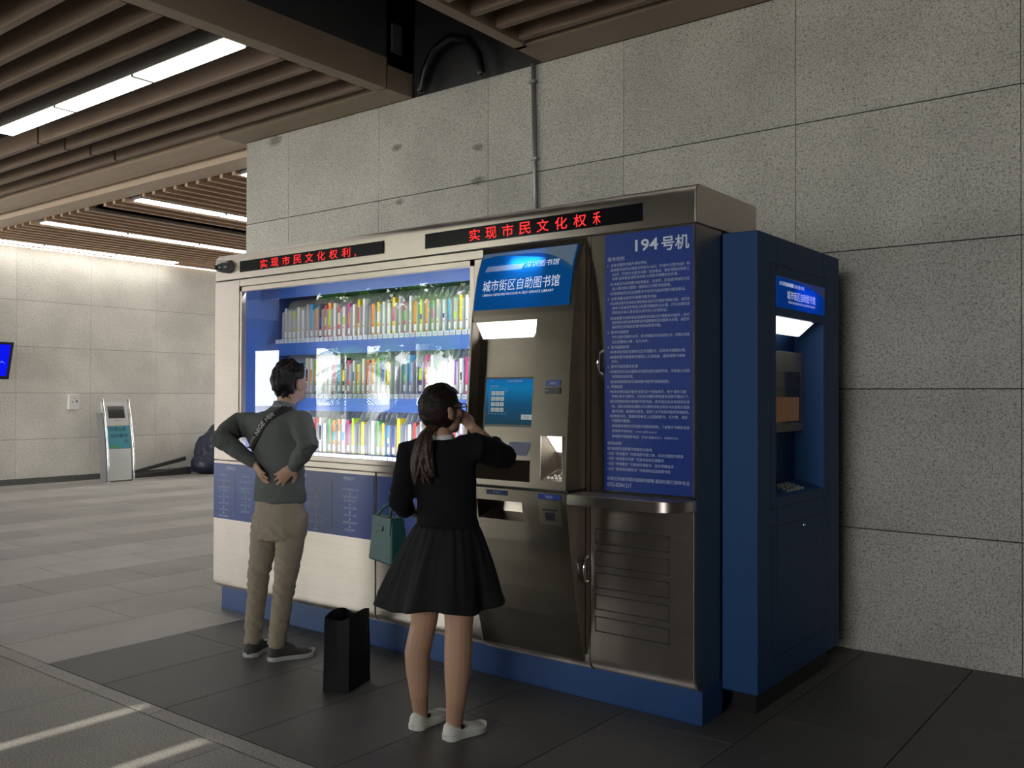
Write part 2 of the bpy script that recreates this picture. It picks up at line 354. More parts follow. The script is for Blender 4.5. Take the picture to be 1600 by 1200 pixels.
while x < -1.3:
    if not any(abs(x+.03-q) < .135 for q in LX) and not (-6.45 < x < -5.95):
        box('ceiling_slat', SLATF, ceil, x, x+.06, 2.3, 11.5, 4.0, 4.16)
    x += .235
# luminaires
LAMP = emitter('lamp_diffuser', (1, .97, .92), 10.0)
HOUS = mat('lamp_housing', (.16, .15, .14), .5)
def linear_light(label, segs, axis, c, wd, z):
    a0, a1 = segs[0][0], segs[-1][1]
    t = thing('ceiling_light', label, 'ceiling light', ((a0+a1)/2, c, z) if axis == 'x' else (c, (a0+a1)/2, z), 'linear ceiling lights')
    def bx(a, b, dw, z0, z1): return (a, b, c-wd/2-dw, c+wd/2+dw, z0, z1) if axis == 'x' else (c-wd/2-dw, c+wd/2+dw, a, b, z0, z1)
    box('lamp_housing', HOUS, t, *bx(a0-.01, a1+.01, .012, z+.012, z+.14))
    for a, b in segs[:-1]: box('lamp_joint', BLACKPL, t, *bx(b-.014, b+.014, .004, z-.004, z+.012))
    for a, b in segs: box('lamp_diffuser', LAMP, t, *bx(a+.014, b-.014, 0, z, z+.012))
linear_light('bright ceiling strip light of three panels, nearest, left of the dark ceiling gap', [(-3.81, -2.54), (-2.54, -1.235), (-1.235, .02)], 'x', .145, .185, 4.10)
def segs(a, b, s=1.25):
    r = []
    while a < b-.1: r.append((a, min(a+s, b))); a += s
    return r
for q, a, b, lb in [(LX[0], 2.36, 8.6, 'short visible end of a strip light beside the stone wall corner'), (LX[1], 2.36, 8.6, 'long far strip light, second from the stone wall corner'),
                    (LX[2], 2.36, 8.6, 'long far strip light, third from the stone wall corner'), (LX[3], 2.1, 5.85, 'farthest strip light, along the top of the pale left wall')]:
    linear_light(lb, segs(a, b), 'y', q, .19, 4.0)
# ------------------------------------------------------------------ the self-service library machine
M = thing('book_vending_machine', 'long stainless steel book vending machine with lit window and red scrolling signs', 'vending machine', (1.9, .3, 0))
box('plinth', BLUE, M, .03, 3.79, .05, .27, .0, .16, bevel=.004, label='blue plinth')
# lower panels with a rolled bottom edge
def roll_panel(name, x0, x1, z0, z1, r=.075, d=.05, y=0.):
    prof = [(y, z1), (y, z0+r)]+[(y+r-r*math.cos(a), z0+r-r*math.sin(a)) for a in [math.pi/2*k/6 for k in range(1, 7)]]+[(y+r+.1, z0), (y+r+.1, z0+.02), (y+d, z0+.09), (y+d, z1)]
    return MB().prism([(x0, q, z) for q, z in prof], (x1-x0, 0, 0)).build(name, STEEL, M, smooth=False, bevel=.002)
roll_panel('lower_panel', .0, 1.657, .155, 1.064)
roll_panel('lower_panel', 1.669, 2.50, .155, 1.064)
box('backing_panel', DARKGAP, M, .01, 3.77, .045, .06, .2, 2.5)if False else None
box('gap_lining', DARKGAP, M, .02, 2.5, .052, .07, .2, 1.10)
# window side: posts, frame, glass
box('left_post', STEEL, M, 0, .284, 0, .04, 1.07, 2.334, bevel=.003)
box('top_rail', STEEL, M, .288, 2.50, 0, .04, 2.288, 2.334, bevel=.002)
box('sill_rail', STEEL, M, .288, 2.50, 0, .04, 1.07, 1.106, bevel=.002)
box('right_post', STEEL, M, 2.437, 2.512, 0, .04, 1.11, 2.284, bevel=.002)
fr = MB(); fr.box(.289, .310, .004, .04, 1.111, 2.283); fr.box(2.402, 2.432, .004, .04, 1.111, 2.283)
fr.box(.289, 2.432, .004, .04, 2.252, 2.283); fr.box(.289, 2.432, .004, .04, 1.111, 1.137)
wf = fr.build('window_frame', STEEL, M)
box('window_seal', DARKGAP, wf, .284, 2.437, .035, .045, 2.283, 2.29); box('window_seal', DARKGAP, wf, .284, .2895, .035, .045, 1.08, 2.29); box('window_seal', DARKGAP, wf, .284, 2.437, .035, .045, 1.104, 1.113)
box('window_glass', GLASS, M, .305, 2.407, .018, .024, 1.13, 2.257, label='clear reflecting glass pane')
# interior
inn = MB(); inn.box(.03, .05, .045, 1.2, 1.0, 2.5); inn.box(2.44, 2.46, .045, 1.2, 1.0, 2.5); inn.box(.05, 2.44, 1.18, 1.2, 1.0, 2.5)
inn.box(.05, 2.44, .05, 1.18, 1.0, 1.02); inn.box(.05, 2.44, .05, 1.18, 2.46, 2.48)
inn.build('interior_lining', BLUEIN, M, label='blue interior lining')
box('valance', BLUEIN, M, .05, 2.44, .36, .38, 2.235, 2.46, label='blue panel above the top shelf')
TUBE = emitter('tube_light', (1, .98, .95), 60.)
MB().tube([(.34, .085, 1.075), (2.38, .085, 1.075)], .016, 8).build('light_tube', TUBE, M, smooth=True)
MB().tube([(.34, .10, 2.34), (2.38, .10, 2.34)], .016, 8).build('light_tube', TUBE, M, smooth=True)
MB().tube([(2.40, .20, 2.25), (2.40, .20, 1.2)], .012, 8).build('light_tube', TUBE, M, smooth=True)  # added upright tube hidden by the frame, brightens the lining and books
SHZ = [1.945, 1.545, 1.125]; PITCH = .0497; X0S = .135; NS = 46
TAGW = mat('slot_tag', (.62, .66, .74), .5); DIV = mat('divider_grey', (.58, .60, .62), .45)
slots = []
for r, z in enumerate(SHZ):
    sh = MB(); sh.box(.05, 2.44, .44, 1.0, z-.03, z-.004); sh.box(.05, 2.44, .40, .42, z-.125, z-.036)
    so = sh.build('shelf', BLUEIN, M)
    tg = MB(); tx = MB()
    for k in range(NS):
        xx = X0S+k*PITCH
        if xx > 2.38: break
        tg.box(xx+.004, xx+PITCH-.006, .425, .432, z-.036, z-.004)
        put_text(tx, '%03d' % (k+1+r*46), front(xx+PITCH/2, z-.024, .4235), height=.009, align='C')
        slots.append((xx, r, z))
    t2 = tg.build('slot_tag_strip', TAGW, so); tx.build('lettering', BLACKPL, t2)
def divider(x, z):
    h = .305
    pf = [(.487, z), (.95, z), (.95, z+h), (.62, z+h)]+[(.62-.075*math.sin(a), z+h-.075*(1-math.cos(a))) for a in (.5, 1., 1.5)]+[(.489, z+.20)]
    return MB().prism([(x, q, zz) for q, zz in pf], (.0025, 0, 0))
dv = sorted(slots, key=lambda s: -s[0])
rest = MB()
for i, (xx, r, z) in enumerate(dv):
    if i < 96: divider(xx, z).build('divider', DIV, M)
    else: d = divider(xx, z); rest.add(d.v, d.f)
tag(rest.build('divider', DIV, M), None, None, kind='stuff')
# header with LED signs and camera
hp = [(0, 2.342), (0, 2.478)]+[(.05-.05*math.cos(a), 2.478+.05*math.sin(a)) for a in (.4, .8, 1.2, math.pi/2)]+[(.70, 2.53), (.70, 2.342)]
MB().prism([(.0, q, z) for q, z in hp], (3.78, 0, 0)).build('header', STEEL, M, bevel=.006)
box('header_gap', DARKGAP, M, .01, 3.77, .012, .6, 2.328, 2.345)
LED = emitter('led_red', (1.0, .035, .035), 1.6)
def led(x0, x1, z0, z1, txt, tx, tw, th, tz):
    d = box('led_display', mat('led_glass', (.006, .006, .008), .12), M, x0, x1, -.006, .02, z0, z1, bevel=.002)
    mb = MB(); n = len(txt); stp = tw/n
    for i, ch in enumerate(txt):
        wdt = {',': .012, '禾': .045}.get(ch, stp*.66); ht = {',': .018}.get(ch, th)
        put_text(mb, ch, front(tx+i*stp, tz-(.006 if ch == ',' else 0), -.0075), width=wdt, height=ht, bold=.004)
    mb.build('lettering', LED, d, label='red glowing scrolling characters')
led(.297, 1.725, 2.385, 2.463, '实现市民文化权利,', .53, 1.06, .058, 2.393)
led(2.066, 3.50, 2.379, 2.466, '实现市民文化权禾', 2.405, .93, .064, 2.389)
cm = MB(); cm.tube([(.175, .01, 2.435), (.15, -.055, 2.425)], [.05, .036], 16, dome=False); cm.ball((.148, -.058, 2.425), .033)
co = cm.build('security_camera', mat('camera_grey', (.16, .17, .17), .3, .5), M, smooth=True)
MB().tube([(.143, -.075, 2.423), (.136, -.099, 2.42)], .017, 12, dome=False).build('camera_lens', BLACKPL, co, smooth=True)
# flow-chart signs on the lower panels
PALE = mat('sign_lettering', (.42, .47, .62), .6)
ARROW = '↓'
def flow_sign(x0, x1, cols):
    s = box('instruction_sign', SIGNBLUE, M, x0, x1, -.005, .0, .655, 1.045, bevel=.001)
    mb = MB(); y = -.0065
    for hx, ht in cols['heads']: put_text(mb, ht, front(hx, 1.003, y), height=.024, align='C', bold=.01)
    for cx, z0, lines in cols['cols']:
        z = z0
        for ln in lines:
            if ln == ARROW:
                mb.add([(cx-.003, y, z+.016), (cx+.003, y, z+.016), (cx+.003, y, z+.006), (cx-.003, y, z+.006)], [(0, 1, 2, 3)]); mb.add([(cx-.007, y, z+.007), (cx+.007, y, z+.007), (cx, y, z-.004)], [(0, 1, 2)]); z -= .021
            else: put_text(mb, ln, front(cx, z, y), height=.0145, align='C'); z -= .024
    for vx in cols['rules']: mb.box(vx, vx+.0012, y, y+.001, .70, .985)
    mb.build('lettering', PALE, s)
F1 = ['点击 “借阅图书” 按钮', ARROW, '将读者证放在感应区', '输入密码并确认', ARROW, '点击 “选书” 按钮', ARROW, '点击 “借书” 按钮', ARROW, '从出书口取书', ARROW, '收取凭条办理完毕']
flow_sign(.006, 1.651, {'heads': [(.21, '借书办证'), (.98, '还书流程'), (1.43, '预借图书')],
    'cols': [(.13, .955, ['•办理读者证']), (.13, .918, F1), (.38, .958, ['•借阅图书流程']), (.38, .920, F1[:8]+[ARROW, '取走图书凭条']), (1.12, .955, ['•还书操作']), (1.12, .918, ['将图书放入还书口', ARROW]+F1[:6]+[ARROW, '归还图书 确认完成', ARROW, '完成']),
             (1.44, .940, F1[:8]+[ARROW, '•预借图书到柜取书•', ARROW, '收取凭条完毕'])], 'rules': [.255, .75, 1.27]})
flow_sign(1.674, 2.38, {'heads': [(2.0, '续借图书')], 'cols': [(1.85, .945, F1[:8]+[ARROW, '收取凭条']), (2.2, .945, F1[:6])], 'rules': [2.03]})
# bulging kiosk unit in the middle
PROF = [(2.334, 0.0), (2.25, -.036), (2.167, -.068), (2.06, -.09), (1.957, -.108), (1.81, -.125), (1.64, -.139), (1.466, -.152), (1.25, -.166), (1.07, -.172)]
PROL = [(1.055, -.172), (.98, -.164), (.90, -.152), (.79, -.137), (.68, -.117), (.55, -.091), (.416, -.06), (.30, -.028), (.20, .0)]
def pf(z):
    P = PROF+PROL
    for (za, ya_), (zb, yb) in zip(P, P[1:]):
        if zb <= z <= za: return ya_+(yb-ya_)*(za-z)/(za-zb)
    return 0.
def slab_prof(mb, x0, x1, zs, yb=.04):
    poly = [(x0, pf(z), z) for z in zs]+[(x0, yb, zs[-1]), (x0, yb, zs[0])]
    return mb.prism(poly, (x1-x0, 0, 0))
ZT = [z for z, _ in PROF]
KX0, KX1, KC = 2.512, 3.172, 2.95
k = MB()
slab_prof(k, KC, 3.018, ZT); slab_prof(k, 3.147, KX1, ZT)
slab_prof(k, 3.018, 3.147, [z for z in ZT if z > 1.64]+[1.62, 1.466, 1.333]); slab_prof(k, 3.018, 3.147, [1.112, 1.07])
slab_prof(k, KX0, KX0+.014, [z for z in ZT if z < 1.96]); slab_prof(k, KX0, KX0+.014, [z for z in ZT if z >= 1.957])
slab_prof(k, KX0, KC, [2.334, 2.30]); slab_prof(k, KX0, KC, [1.988, 1.972, 1.957, 1.925]); slab_prof(k, 2.525, KC, [1.098, 1.07])
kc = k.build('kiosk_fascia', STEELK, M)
# the sign box cuts across the right column too, so close it with a framed, back-lit sign
sg = translucent('backlit_sign_blue', (.010, .19, .66), .6, .07)
def on_prof(z, d=0.): return pf(z)+d
rows = [1.988, 2.06, 2.113, 2.167, 2.21, 2.25, 2.302]
sp = MB(); g = []
for z in rows: g += [(2.522, pf(z)-.006, z), (3.144, pf(z)-.006, z)]
sp.add(g, [(2*i, 2*i+1, 2*i+3, 2*i+2) for i in range(6)])
SIGNP = sp.build('illuminated_sign', sg, M, label='blue backlit title sign', fix=False)
def sgn(a, b, d=-.0115): z = 1.988+b; return (2.522+a, pf(z)+d, z)
SIGNW = translucent('backlit_white', (.85, .92, .98), .5, .5)
sw = MB()
put_text(sw, '城市街区自助图书馆', lambda a, b: sgn(.052+a, .098+b), width=.50, height=.062)
put_text(sw, 'URBAN NEIGHBORHOOD·A SELF-SERVICE LIBRARY', lambda a, b: sgn(.058+a, .073+b), width=.465, height=.013)
put_text(sw, '深圳图书馆', lambda a, b: sgn(.315+a, .212+b), width=.215, height=.034)
for i in range(22):
    a = .05+i*.0112; wd = .0022+.0068*(i/21.)**1.6
    sw.add([sgn(a, .208), sgn(a+wd, .208), sgn(a+wd+.014, .238), sgn(a+.014, .238)], [(0, 1, 2, 3)])
sw.build('lettering', SIGNW, SIGNP, fix=False)
arc = MB(); vs = []
for i in range(25):
    a = .006+.610*i/24; zt = .312; zb = .298-.09*max(0, (i-13)/11.)**2.0-.0005*i
    if i < 3: zb = .296-.012*(3-i)/3
    vs += [sgn(a, zb, -.010), sgn(a, min(zt, .3135), -.010)]
arc.add(vs, [(2*i, 2*i+2, 2*i+3, 2*i+1) for i in range(24)])
arc.build('pale_swoosh', translucent('swoosh_pale', (.36, .50, .62), .5), SIGNP, fix=False)
arc2 = MB(); vs = []
for i in range(25):
    a = .006+.610*i/24; zb = .298-.09*max(0, (i-13)/11.)**2.0-.0005*i
    vs += [sgn(a, zb-.022*min(1, max(0, (i-6)/8.)), -.009), sgn(a, zb, -.009)]
arc2.add(vs, [(2*i, 2*i+2, 2*i+3, 2*i+1) for i in range(24)])
arc2.build('blue_swoosh', translucent('swoosh_blue', (.05, .22, .5), .5), SIGNP, fix=False)
lb = MB(); lb.box(2.52, 3.146, -.02, .03, 2.305, 2.31) if False else None
MB().tube([(2.74, -.022, 2.225), (2.92, -.022, 2.225)], .012, 8).build('sign_tube', emitter('sign_tube_light', (.85, .95, 1), 20.), M, smooth=True)
# downlight under the sign
DL = emitter('down_light', (1, .98, .96), 2.2); DLD = mat('light_cover', (.6, .6, .62), .4)
dl = MB(); q = [(2.535, -.098, 1.924), (2.945, -.098, 1.924), (2.885, -.052, 1.838), (2.545, -.052, 1.838)]
c0 = [V(p) for p in q]; dl.hexa([c0[3], c0[2], c0[2]+V((0, .03, .03)), c0[3]+V((0, .03, .03)), c0[0], c0[1], c0[1]+V((0, .03, 0)), c0[0]+V((0, .03, 0))])
dl.build('down_light', DL, M, label='white downlight under the title sign')
# recessed desk with screen
def rec(z): return -.050-(1.86-z)*.075
rz = [1.925, 1.838, 1.6, 1.4, 1.2, 1.098]
rp = MB(); rp.prism([(2.525, -.04 if z > 1.9 else rec(z), z) for z in rz]+[(2.525, .04, rz[-1]), (2.525, .04, rz[0])], (KC-2.525, 0, 0))
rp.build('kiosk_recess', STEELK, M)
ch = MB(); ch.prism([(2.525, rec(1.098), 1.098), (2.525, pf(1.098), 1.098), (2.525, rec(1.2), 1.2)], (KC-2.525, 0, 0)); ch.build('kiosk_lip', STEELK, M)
def rp_(a, b, d): z = 1.37+b; return (2.578+a, rec(z)-d, z)
def rquad(mb, a0, a1, b0, b1, d): mb.add([rp_(a0, b0, d), rp_(a1, b0, d), rp_(a1, b1, d), rp_(a0, b1, d)], [(0, 1, 2, 3)])
def rslab(mb, a0, a1, b0, b1, d0, d1): mb.hexa([rp_(a0, b0, d1), rp_(a1, b0, d1), rp_(a1, b0, d0), rp_(a0, b0, d0), rp_(a0, b1, d1), rp_(a1, b1, d1), rp_(a1, b1, d0), rp_(a0, b1, d0)])
sb = MB(); rslab(sb, 0, .350, 0, .262, .0, .006); SCR = sb.build('touch_screen', BLACKPL, M, label='blue touch screen with a keypad')
def grad_screen():
    m = bpy.data.materials.new('screen_picture'); m.use_nodes = True; nt = m.node_tree; nt.nodes.clear()
    o = N(nt, 'ShaderNodeOutputMaterial'); e = N(nt, 'ShaderNodeEmission'); tc = N(nt, 'ShaderNodeTexCoord'); sx = N(nt, 'ShaderNodeSeparateXYZ')
    nt.links.new(tc.outputs['Generated'], sx.inputs[0]); cr = N(nt, 'ShaderNodeValToRGB'); el = cr.color_ramp.elements
    el[0].position = .0; el[0].color = (.02, .055, .085, 1); el[1].position = 1.; el[1].color = (.012, .15, .42, 1)
    e1 = el.new(.82); e1.color = (.01, .20, .45, 1); e2 = el.new(.45); e2.color = (.012, .09, .19, 1)
    nt.links.new(sx.outputs[2], cr.inputs[0]); nt.links.new(cr.outputs[0], e.inputs[0]); e.inputs[1].default_value = .8; nt.links.new(e.outputs[0], o.inputs[0]); return m
s2 = MB(); rslab(s2, .012, .343, .012, .252, .006, .0068); s2.build('screen_image', grad_screen(), SCR)
KEYE = emitter('screen_white', (.72, .80, .78), .42); KEYT = emitter('screen_text', (.45, .65, .8), .4); KEYD = mat('key_digit', (.02, .03, .04), .6)
for i, kk in enumerate(['1', '2', '3', '4', '5', '6', '7', '8', '9', 'Del', '0', 'OK']):
    a = .050+(i % 3)*.030; b = .165-(i//3)*.029
    kb = MB(); rslab(kb, a, a+.026, b, b+.021, .0068, .0074); ko = kb.build('screen_key', KEYE, SCR)
    kt = MB(); put_text(kt, kk, lambda p, q_: rp_(a+.013+p, b+.005+q_, .0078), height=.011 if len(kk) < 3 else .010, align='C'); kt.build('lettering', KEYD, ko) if False else kt.build('key_digit', KEYD, SCR)
st = MB(); rslab(st, .255, .338, .040, .066, .0068, .0074); st.build('screen_button', KEYE, SCR)
st = MB()
put_text(st, '返 回', lambda p, q_: rp_(.272+p, .046+q_, .0078), height=.014); st.build('button_text', mat('button_grey', (.25, .3, .32), .6), SCR)
st = MB(); put_text(st, '请输入读者证密码', lambda p, q_: rp_(.044+p, .208+q_, .0078), width=.05, height=.009)
put_text(st, '欢迎使用自助图书馆', lambda p, q_: rp_(.150+p, .234+q_, .0078), width=.10, height=.012)
put_text(st, '读者', lambda p, q_: rp_(.045+p, .236+q_, .0078), width=.011, height=.010)
for a0, a1, b0, b1 in [(.043, .153, .200, .2012), (.043, .153, .186, .1872), (.043, .0442, .186, .2012), (.1518, .153, .186, .2012), (.037, .153, .066, .0672), (.037, .0382, .066, .185), (.1518, .153, .066, .08)]: rslab(st, a0, a1, b0, b1, .0068, .0076)
st.build('screen_lettering', KEYT, SCR)
def plate(x0, x1, txts):
    mb = MB(); P = []
    for d in (.0, .003):
        for (xx, z) in [(x0, 1.224), (x1-.03, 1.224), (x1, 1.293), (x0+.03, 1.293)]: P.append((xx, rec(z)-d, z))
    mb.add(P, [(4, 5, 6, 7), (3, 2, 1, 0), (0, 1, 5, 4), (1, 2, 6, 5), (2, 3, 7, 6), (3, 0, 4, 7)])
    o = mb.build('label_plate', SIGNBLUE, M, label='small blue slanted label plate')
    t = MB()
    for i, s in enumerate(txts): put_text(t, s, lambda p, q_: (x0+.03+p, rec(1.27-.028*i+q_)-.0045, 1.27-.028*i+q_), height=.0125-.002*(i == 0))
    t.build('lettering', PALE, o)
plate(2.545, 2.715, ['读者操作', '请触摸屏幕']); plate(2.735, 2.905, ['温馨提示', '借书请点屏幕操作'])
# right column: card slot label, slot, lit keypad niche
def pbox(name, mt, x0, x1, z0, z1, d0, d1, par=M, **kw):
    mb = MB(); mb.hexa([(x0, pf(z0)-d1, z0), (x1, pf(z0)-d1, z0), (x1, pf(z0)+d0, z0), (x0, pf(z0)+d0, z0), (x0, pf(z1)-d1, z1), (x1, pf(z1)-d1, z1), (x1, pf(z1)+d0, z1), (x0, pf(z1)+d0, z1)])
    return mb.build(name, mt, par, **kw)
def ptext(txt, x, z, h, d, par, mt=PALE, align='C'):
    mb = MB(); put_text(mb, txt, lambda p, q_: (x+p, pf(z+q_)-d, z+q_), height=h, align=align); return mb.build('lettering', mt, par)
o = pbox('label_plate', SIGNBLUE, 3.033, 3.120, 1.582, 1.612, 0, .003); ptext('读者证', 3.076, 1.59, .014, .0045, o)
o = pbox('card_slot', BLACKPL, 3.030, 3.120, 1.543, 1.574, .0, .006); pbox('slot_mark', WHITE, 3.035, 3.048, 1.558, 1.562, 0, .007, o)
NX0, NX1, NZ0, NZ1 = 3.018, 3.147, 1.112, 1.333
ni = MB(); ni.box(NX0-.003, NX0, -.17, -.02, NZ0, NZ1); ni.box(NX1, NX1+.003, -.17, -.02, NZ0, NZ1); ni.box(NX0, NX1, -.03, -.02, NZ0, NZ1); ni.box(NX0, NX1, -.155, -.02, NZ1, NZ1+.003)
ni.prism([(NX0, pf(NZ0)+.002, NZ0), (NX0, -.03, NZ0+.045), (NX0, -.03, NZ0-.005), (NX0, pf(NZ0)+.002, NZ0-.005)], (NX1-NX0, 0, 0))
nic = ni.build('keypad_niche', STEEL, M, label='lit recess with a metal keypad')
nl = MB(); nl.prism([(NX0+.006, -.125, NZ1-.003), (NX0+.006, -.04, NZ1-.085), (NX0+.006, -.036, NZ1-.083), (NX0+.006, -.118, NZ1-.001)], (NX1-NX0-.012, 0, 0)); nl.build('niche_light', emitter('niche_light', (1, .97, .92), 2.6), nic)
kb = MB()
for i in range(4):
    for j in range(4):
        xx = NX0+.022+j*.024; y0 = pf(NZ0)+.025+i*.026; z0 = NZ0+.045*(y0-pf(NZ0))/(-.03-pf(NZ0))
        kb.box(xx, xx+.017, y0, y0+.017, z0, z0+.012)
kb.build('metal_keypad', mat('key_steel', (.55, .52, .48), .3, 1.), nic)
# lower half of the bulging unit
k2 = MB(); ZL = [z for z, _ in PROL]
slab_prof(k2, KX0, 2.60, ZL); slab_prof(k2, 2.897, KX1, ZL); slab_prof(k2, 2.60, 2.897, [1.055, .992]); slab_prof(k2, 2.60, 2.897, [.893, .79, .68, .55, .416, .30, .20])
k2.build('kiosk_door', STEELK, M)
bs = MB(); bs.prism([(2.60, pf(.893)+.004, .893), (2.60, -.04, .925), (2.60, -.04, .89)], (.297, 0, 0)); bs.box(2.60, 2.897, -.045, -.035, .893, .992)
bs.build('book_outlet', STEEL, M, label='recessed book outlet')
box('kiosk_seam', DARKGAP, M, KX0+.004, KX1-.004, -.150, .03, 1.052, 1.073)
o = pbox('label_plate', SIGNBLUE, 2.67, 2.809, 1.021, 1.046, 0, .003); ptext('取书口', 2.74, 1.026, .015, .0045, o)
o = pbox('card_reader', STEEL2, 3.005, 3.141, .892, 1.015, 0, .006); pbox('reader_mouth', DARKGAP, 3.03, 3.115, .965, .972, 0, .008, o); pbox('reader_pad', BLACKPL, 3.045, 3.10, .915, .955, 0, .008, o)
o = pbox('label_plate', SIGNBLUE, 3.005, 3.141, 1.021, 1.046, 0, .003); ptext('感应区', 3.073, 1.026, .014, .0045, o)
# right-hand section
sd_ = [(.001, 2.335), (.001, .23)]+[(.076-.075*math.cos(a), .23-.075*math.sin(a)) for a in [math.pi/2*k_/6 for k_ in range(1, 7)]]+[(.272, .155), (.272, 2.335)]
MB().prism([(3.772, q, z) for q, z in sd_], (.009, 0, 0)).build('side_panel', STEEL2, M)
roll_panel('lower_sill', 2.506, 3.20, .155, .238, .06, .02)
box('gap_lining', DARKGAP, M, 3.0, 3.75, .02, .06, .2, 2.34)
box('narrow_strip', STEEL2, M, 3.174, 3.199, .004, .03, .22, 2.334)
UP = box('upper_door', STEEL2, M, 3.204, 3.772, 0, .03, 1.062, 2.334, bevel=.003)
def handle(z0, z1, x):
    mb = MB(); mb.tube([(x, -.002, z0), (x, -.03, z0+.006), (x, -.034, (z0+z1)/2), (x, -.03, z1-.006), (x, -.002, z1)], .008, 8); return mb.build('door_handle', CHROME, M, smooth=True)
handle(1.645, 1.755, 3.267); handle(.605, .727, 3.187)
lowd = roll_panel('lower_door', 3.204, 3.772, .155, 1.05, .075, .03)
for i in range(5):
    zt = .875-i*.1085; v = MB()
    for a, b, c, d in [(3.232, 3.646, zt-.006, zt), (3.232, 3.646, zt-.078, zt-.072), (3.232, 3.237, zt-.078, zt), (3.641, 3.646, zt-.078, zt)]: v.box(a, b, -.0015, .002, c, d)
    v.build('vent_panel', DARKGAP, M)
# tray ledge with rounded end
tp = [(3.175, .0), (3.175, -.172), (3.66, -.172)]+[(3.66+.125*math.sin(a), -.172+.125*(1-math.cos(a))) for a in [math.pi/2*k/7 for k in range(1, 8)]]+[(3.785, 0)]
MB().prism([(x_, y_, 1.002) for x_, y_ in tp], (0, 0, .052)).build('tray_ledge', STEEL, M, bevel=.004)
# rules sign
RS = box('rules_sign', SIGNBLUE, M, 3.288, 3.770, -.006, 0, 1.068, 2.328, bevel=.001)
big = MB(); put_text(big, '194', front(3.462, 2.232, -.0075), width=.125, height=.058, bold=.02); put_text(big, '号机', front(3.605, 2.222, -.0075), width=.145, height=.07, bold=.015)
big.build('lettering', mat('number_white', (.55, .62, .72), .6), RS)
def zp(v): return 2.328-(v-369)*.003176
LN = [(407.7, 0, '服务规则', 1.45), (416.6, 0, '1.  读者证服务功能开通与押金', 1), (424, 1, '•自助图书馆可办理借书押金为100元（可借中文图书5册）和', 1), (431, 2, '200元（可借中文图书10册）的读者证。原办理者证免收工', 1),
 (437.7, 2, '本费,请读者证请至深圳各公共图书馆服务台办理。', 1), (446, 1, '•本读者证为深圳图书馆读者证，在我市、区各图书馆及已经', 1), (453, 2, '加入图书馆之城统一服务的公共图书馆使用。', 1), (460.6, 1, '•已经拥有的文化主题借书卡也可开通深圳图书馆读者证。', 1),
 (468.6, 0, '2.  没有读者证如何开通借书服务功能', 1), (476, 1, '•无读者证者可在本机办理读者证后即可开通借书服务功能，请凭读', 1), (483, 2, '者本人有效证件到各公共图书馆服务台办理。代为办理的请', 1), (490, 2, '同时出示本人身份证以及代办人的身份证。', 1),
 (499, 1, '•读者需要注销读者证或者取消读者证外借服务功能时，应归', 1), (505.5, 2, '还所借文献及结清读者证内超期费用后到服务台办理，退还办', 1), (512.5, 2, '理时所交的相应的借书押金和预付款。', 1), (520.5, 0, '3.  图书外借期限', 1),
 (528, 2, '中外文图书借期为30天，图书到期前可办理续借1次，续期从续借', 1), (535.5, 2, '当日起重新计算，也为30天。', 1), (543.6, 0, '4.  图书超期处理', 1), (551, 1, '•读者须在规定日期前归还外借图书，否则将作超期处理。', 1),
 (559, 1, '•超期的图书每册每天收取0.1元滞纳金，最高限额为每册', 1), (565.5, 2, '10元。', 1), (573.4, 0, '5.  图书污损及遗失处理', 1), (581.4, 1, '•本服务机无法办理图书污损及遗失赔偿手续，可到各公共图', 1), (589, 2, '书馆服务台处理。', 1),
 (597, 1, '•具体赔偿规定参见深圳图书馆书刊赔偿规则。', 1), (604.5, 0, '6.  预借规定', 1), (612.3, 1, '•每张读者证每次最多可提交3个预借请求，每个请求只能', 1), (619.5, 2, '预借1册中文图书，已正在处理的预借请求总数不超过5个。', 1),
 (627.3, 1, '•提交预借请求时请填写手机号码，图书送达后会发送短信通', 1), (635, 2, '知，请在收到短信通知2天内携带读者证到取书点自助办理借', 1), (642.5, 2, '借书手续。逾期视为放弃，连续三次不取者将暂停预借服务。', 1),
 (650, 1, '•取预借书时，请确保读者证上无超期图书、无欠费，满足', 1), (657, 2, '可借图书数额。', 1), (665, 2, '其他规则请参见深圳图书馆服务规则，了解更多详细信息请', 1), (673, 2, '登录图书馆网址：www.szlib.org.cn', 1), (681, 2, '深圳图书馆服务电话：0755-82841211，82841212。', 1),
 (692, 0, '使用说明', 1.2), (700, 0, '图书查询及自助图书馆服务点查询', 1), (707.7, 0, '•点击 “查找图书” 可查询图书馆之城、深圳文献图书目录', 1), (715.4, 0, '•点击 “本机图书列表” 可查询本机在架图书', 1), (723.4, 0, '•点击 “预借服务” 可查找所需图书，提交预借请求', 1),
 (731.4, 0, '•点击 “服务网点服务点” 可查找附近自助图书馆', 1), (747, 0, '如有任何操作疑问或操作故障,请及时拨打报障电话', 1.3), (756.4, 0, '0755-82841217', 1.3)]
rl = MB()
for v_, ind, tx, sz in LN:
    wmax = 3.752-(3.306+.013*ind)
    vs_, _ = glyphs(tx, 0.); ww = max(p[0] for p in vs_)-min(p[0] for p in vs_); s_ = .0168*sz
    sx_ = min(s_, wmax/ww); put_text(rl, tx, (lambda X_, Z_: front(X_, Z_, -.0072))(3.306+.013*ind, zp(v_)-.008), width=ww*sx_, height=.0155*(1.25 if sz > 1.25 else 1))
rl.build('lettering', PALE, RS, label='lines of small white rules')
# hull behind
hb = MB(); hb.box(.03, 3.74, .27, 1.3, 0, .16); hb.box(.04, 3.74, 1.2, 1.3, .16, 2.34); hb.box(2.46, 3.74, .06, .09, .16, 2.34); hb.box(3.70, 3.735, .27, 1.3, .16, 2.33)
hb.build('housing', BLUE, M)
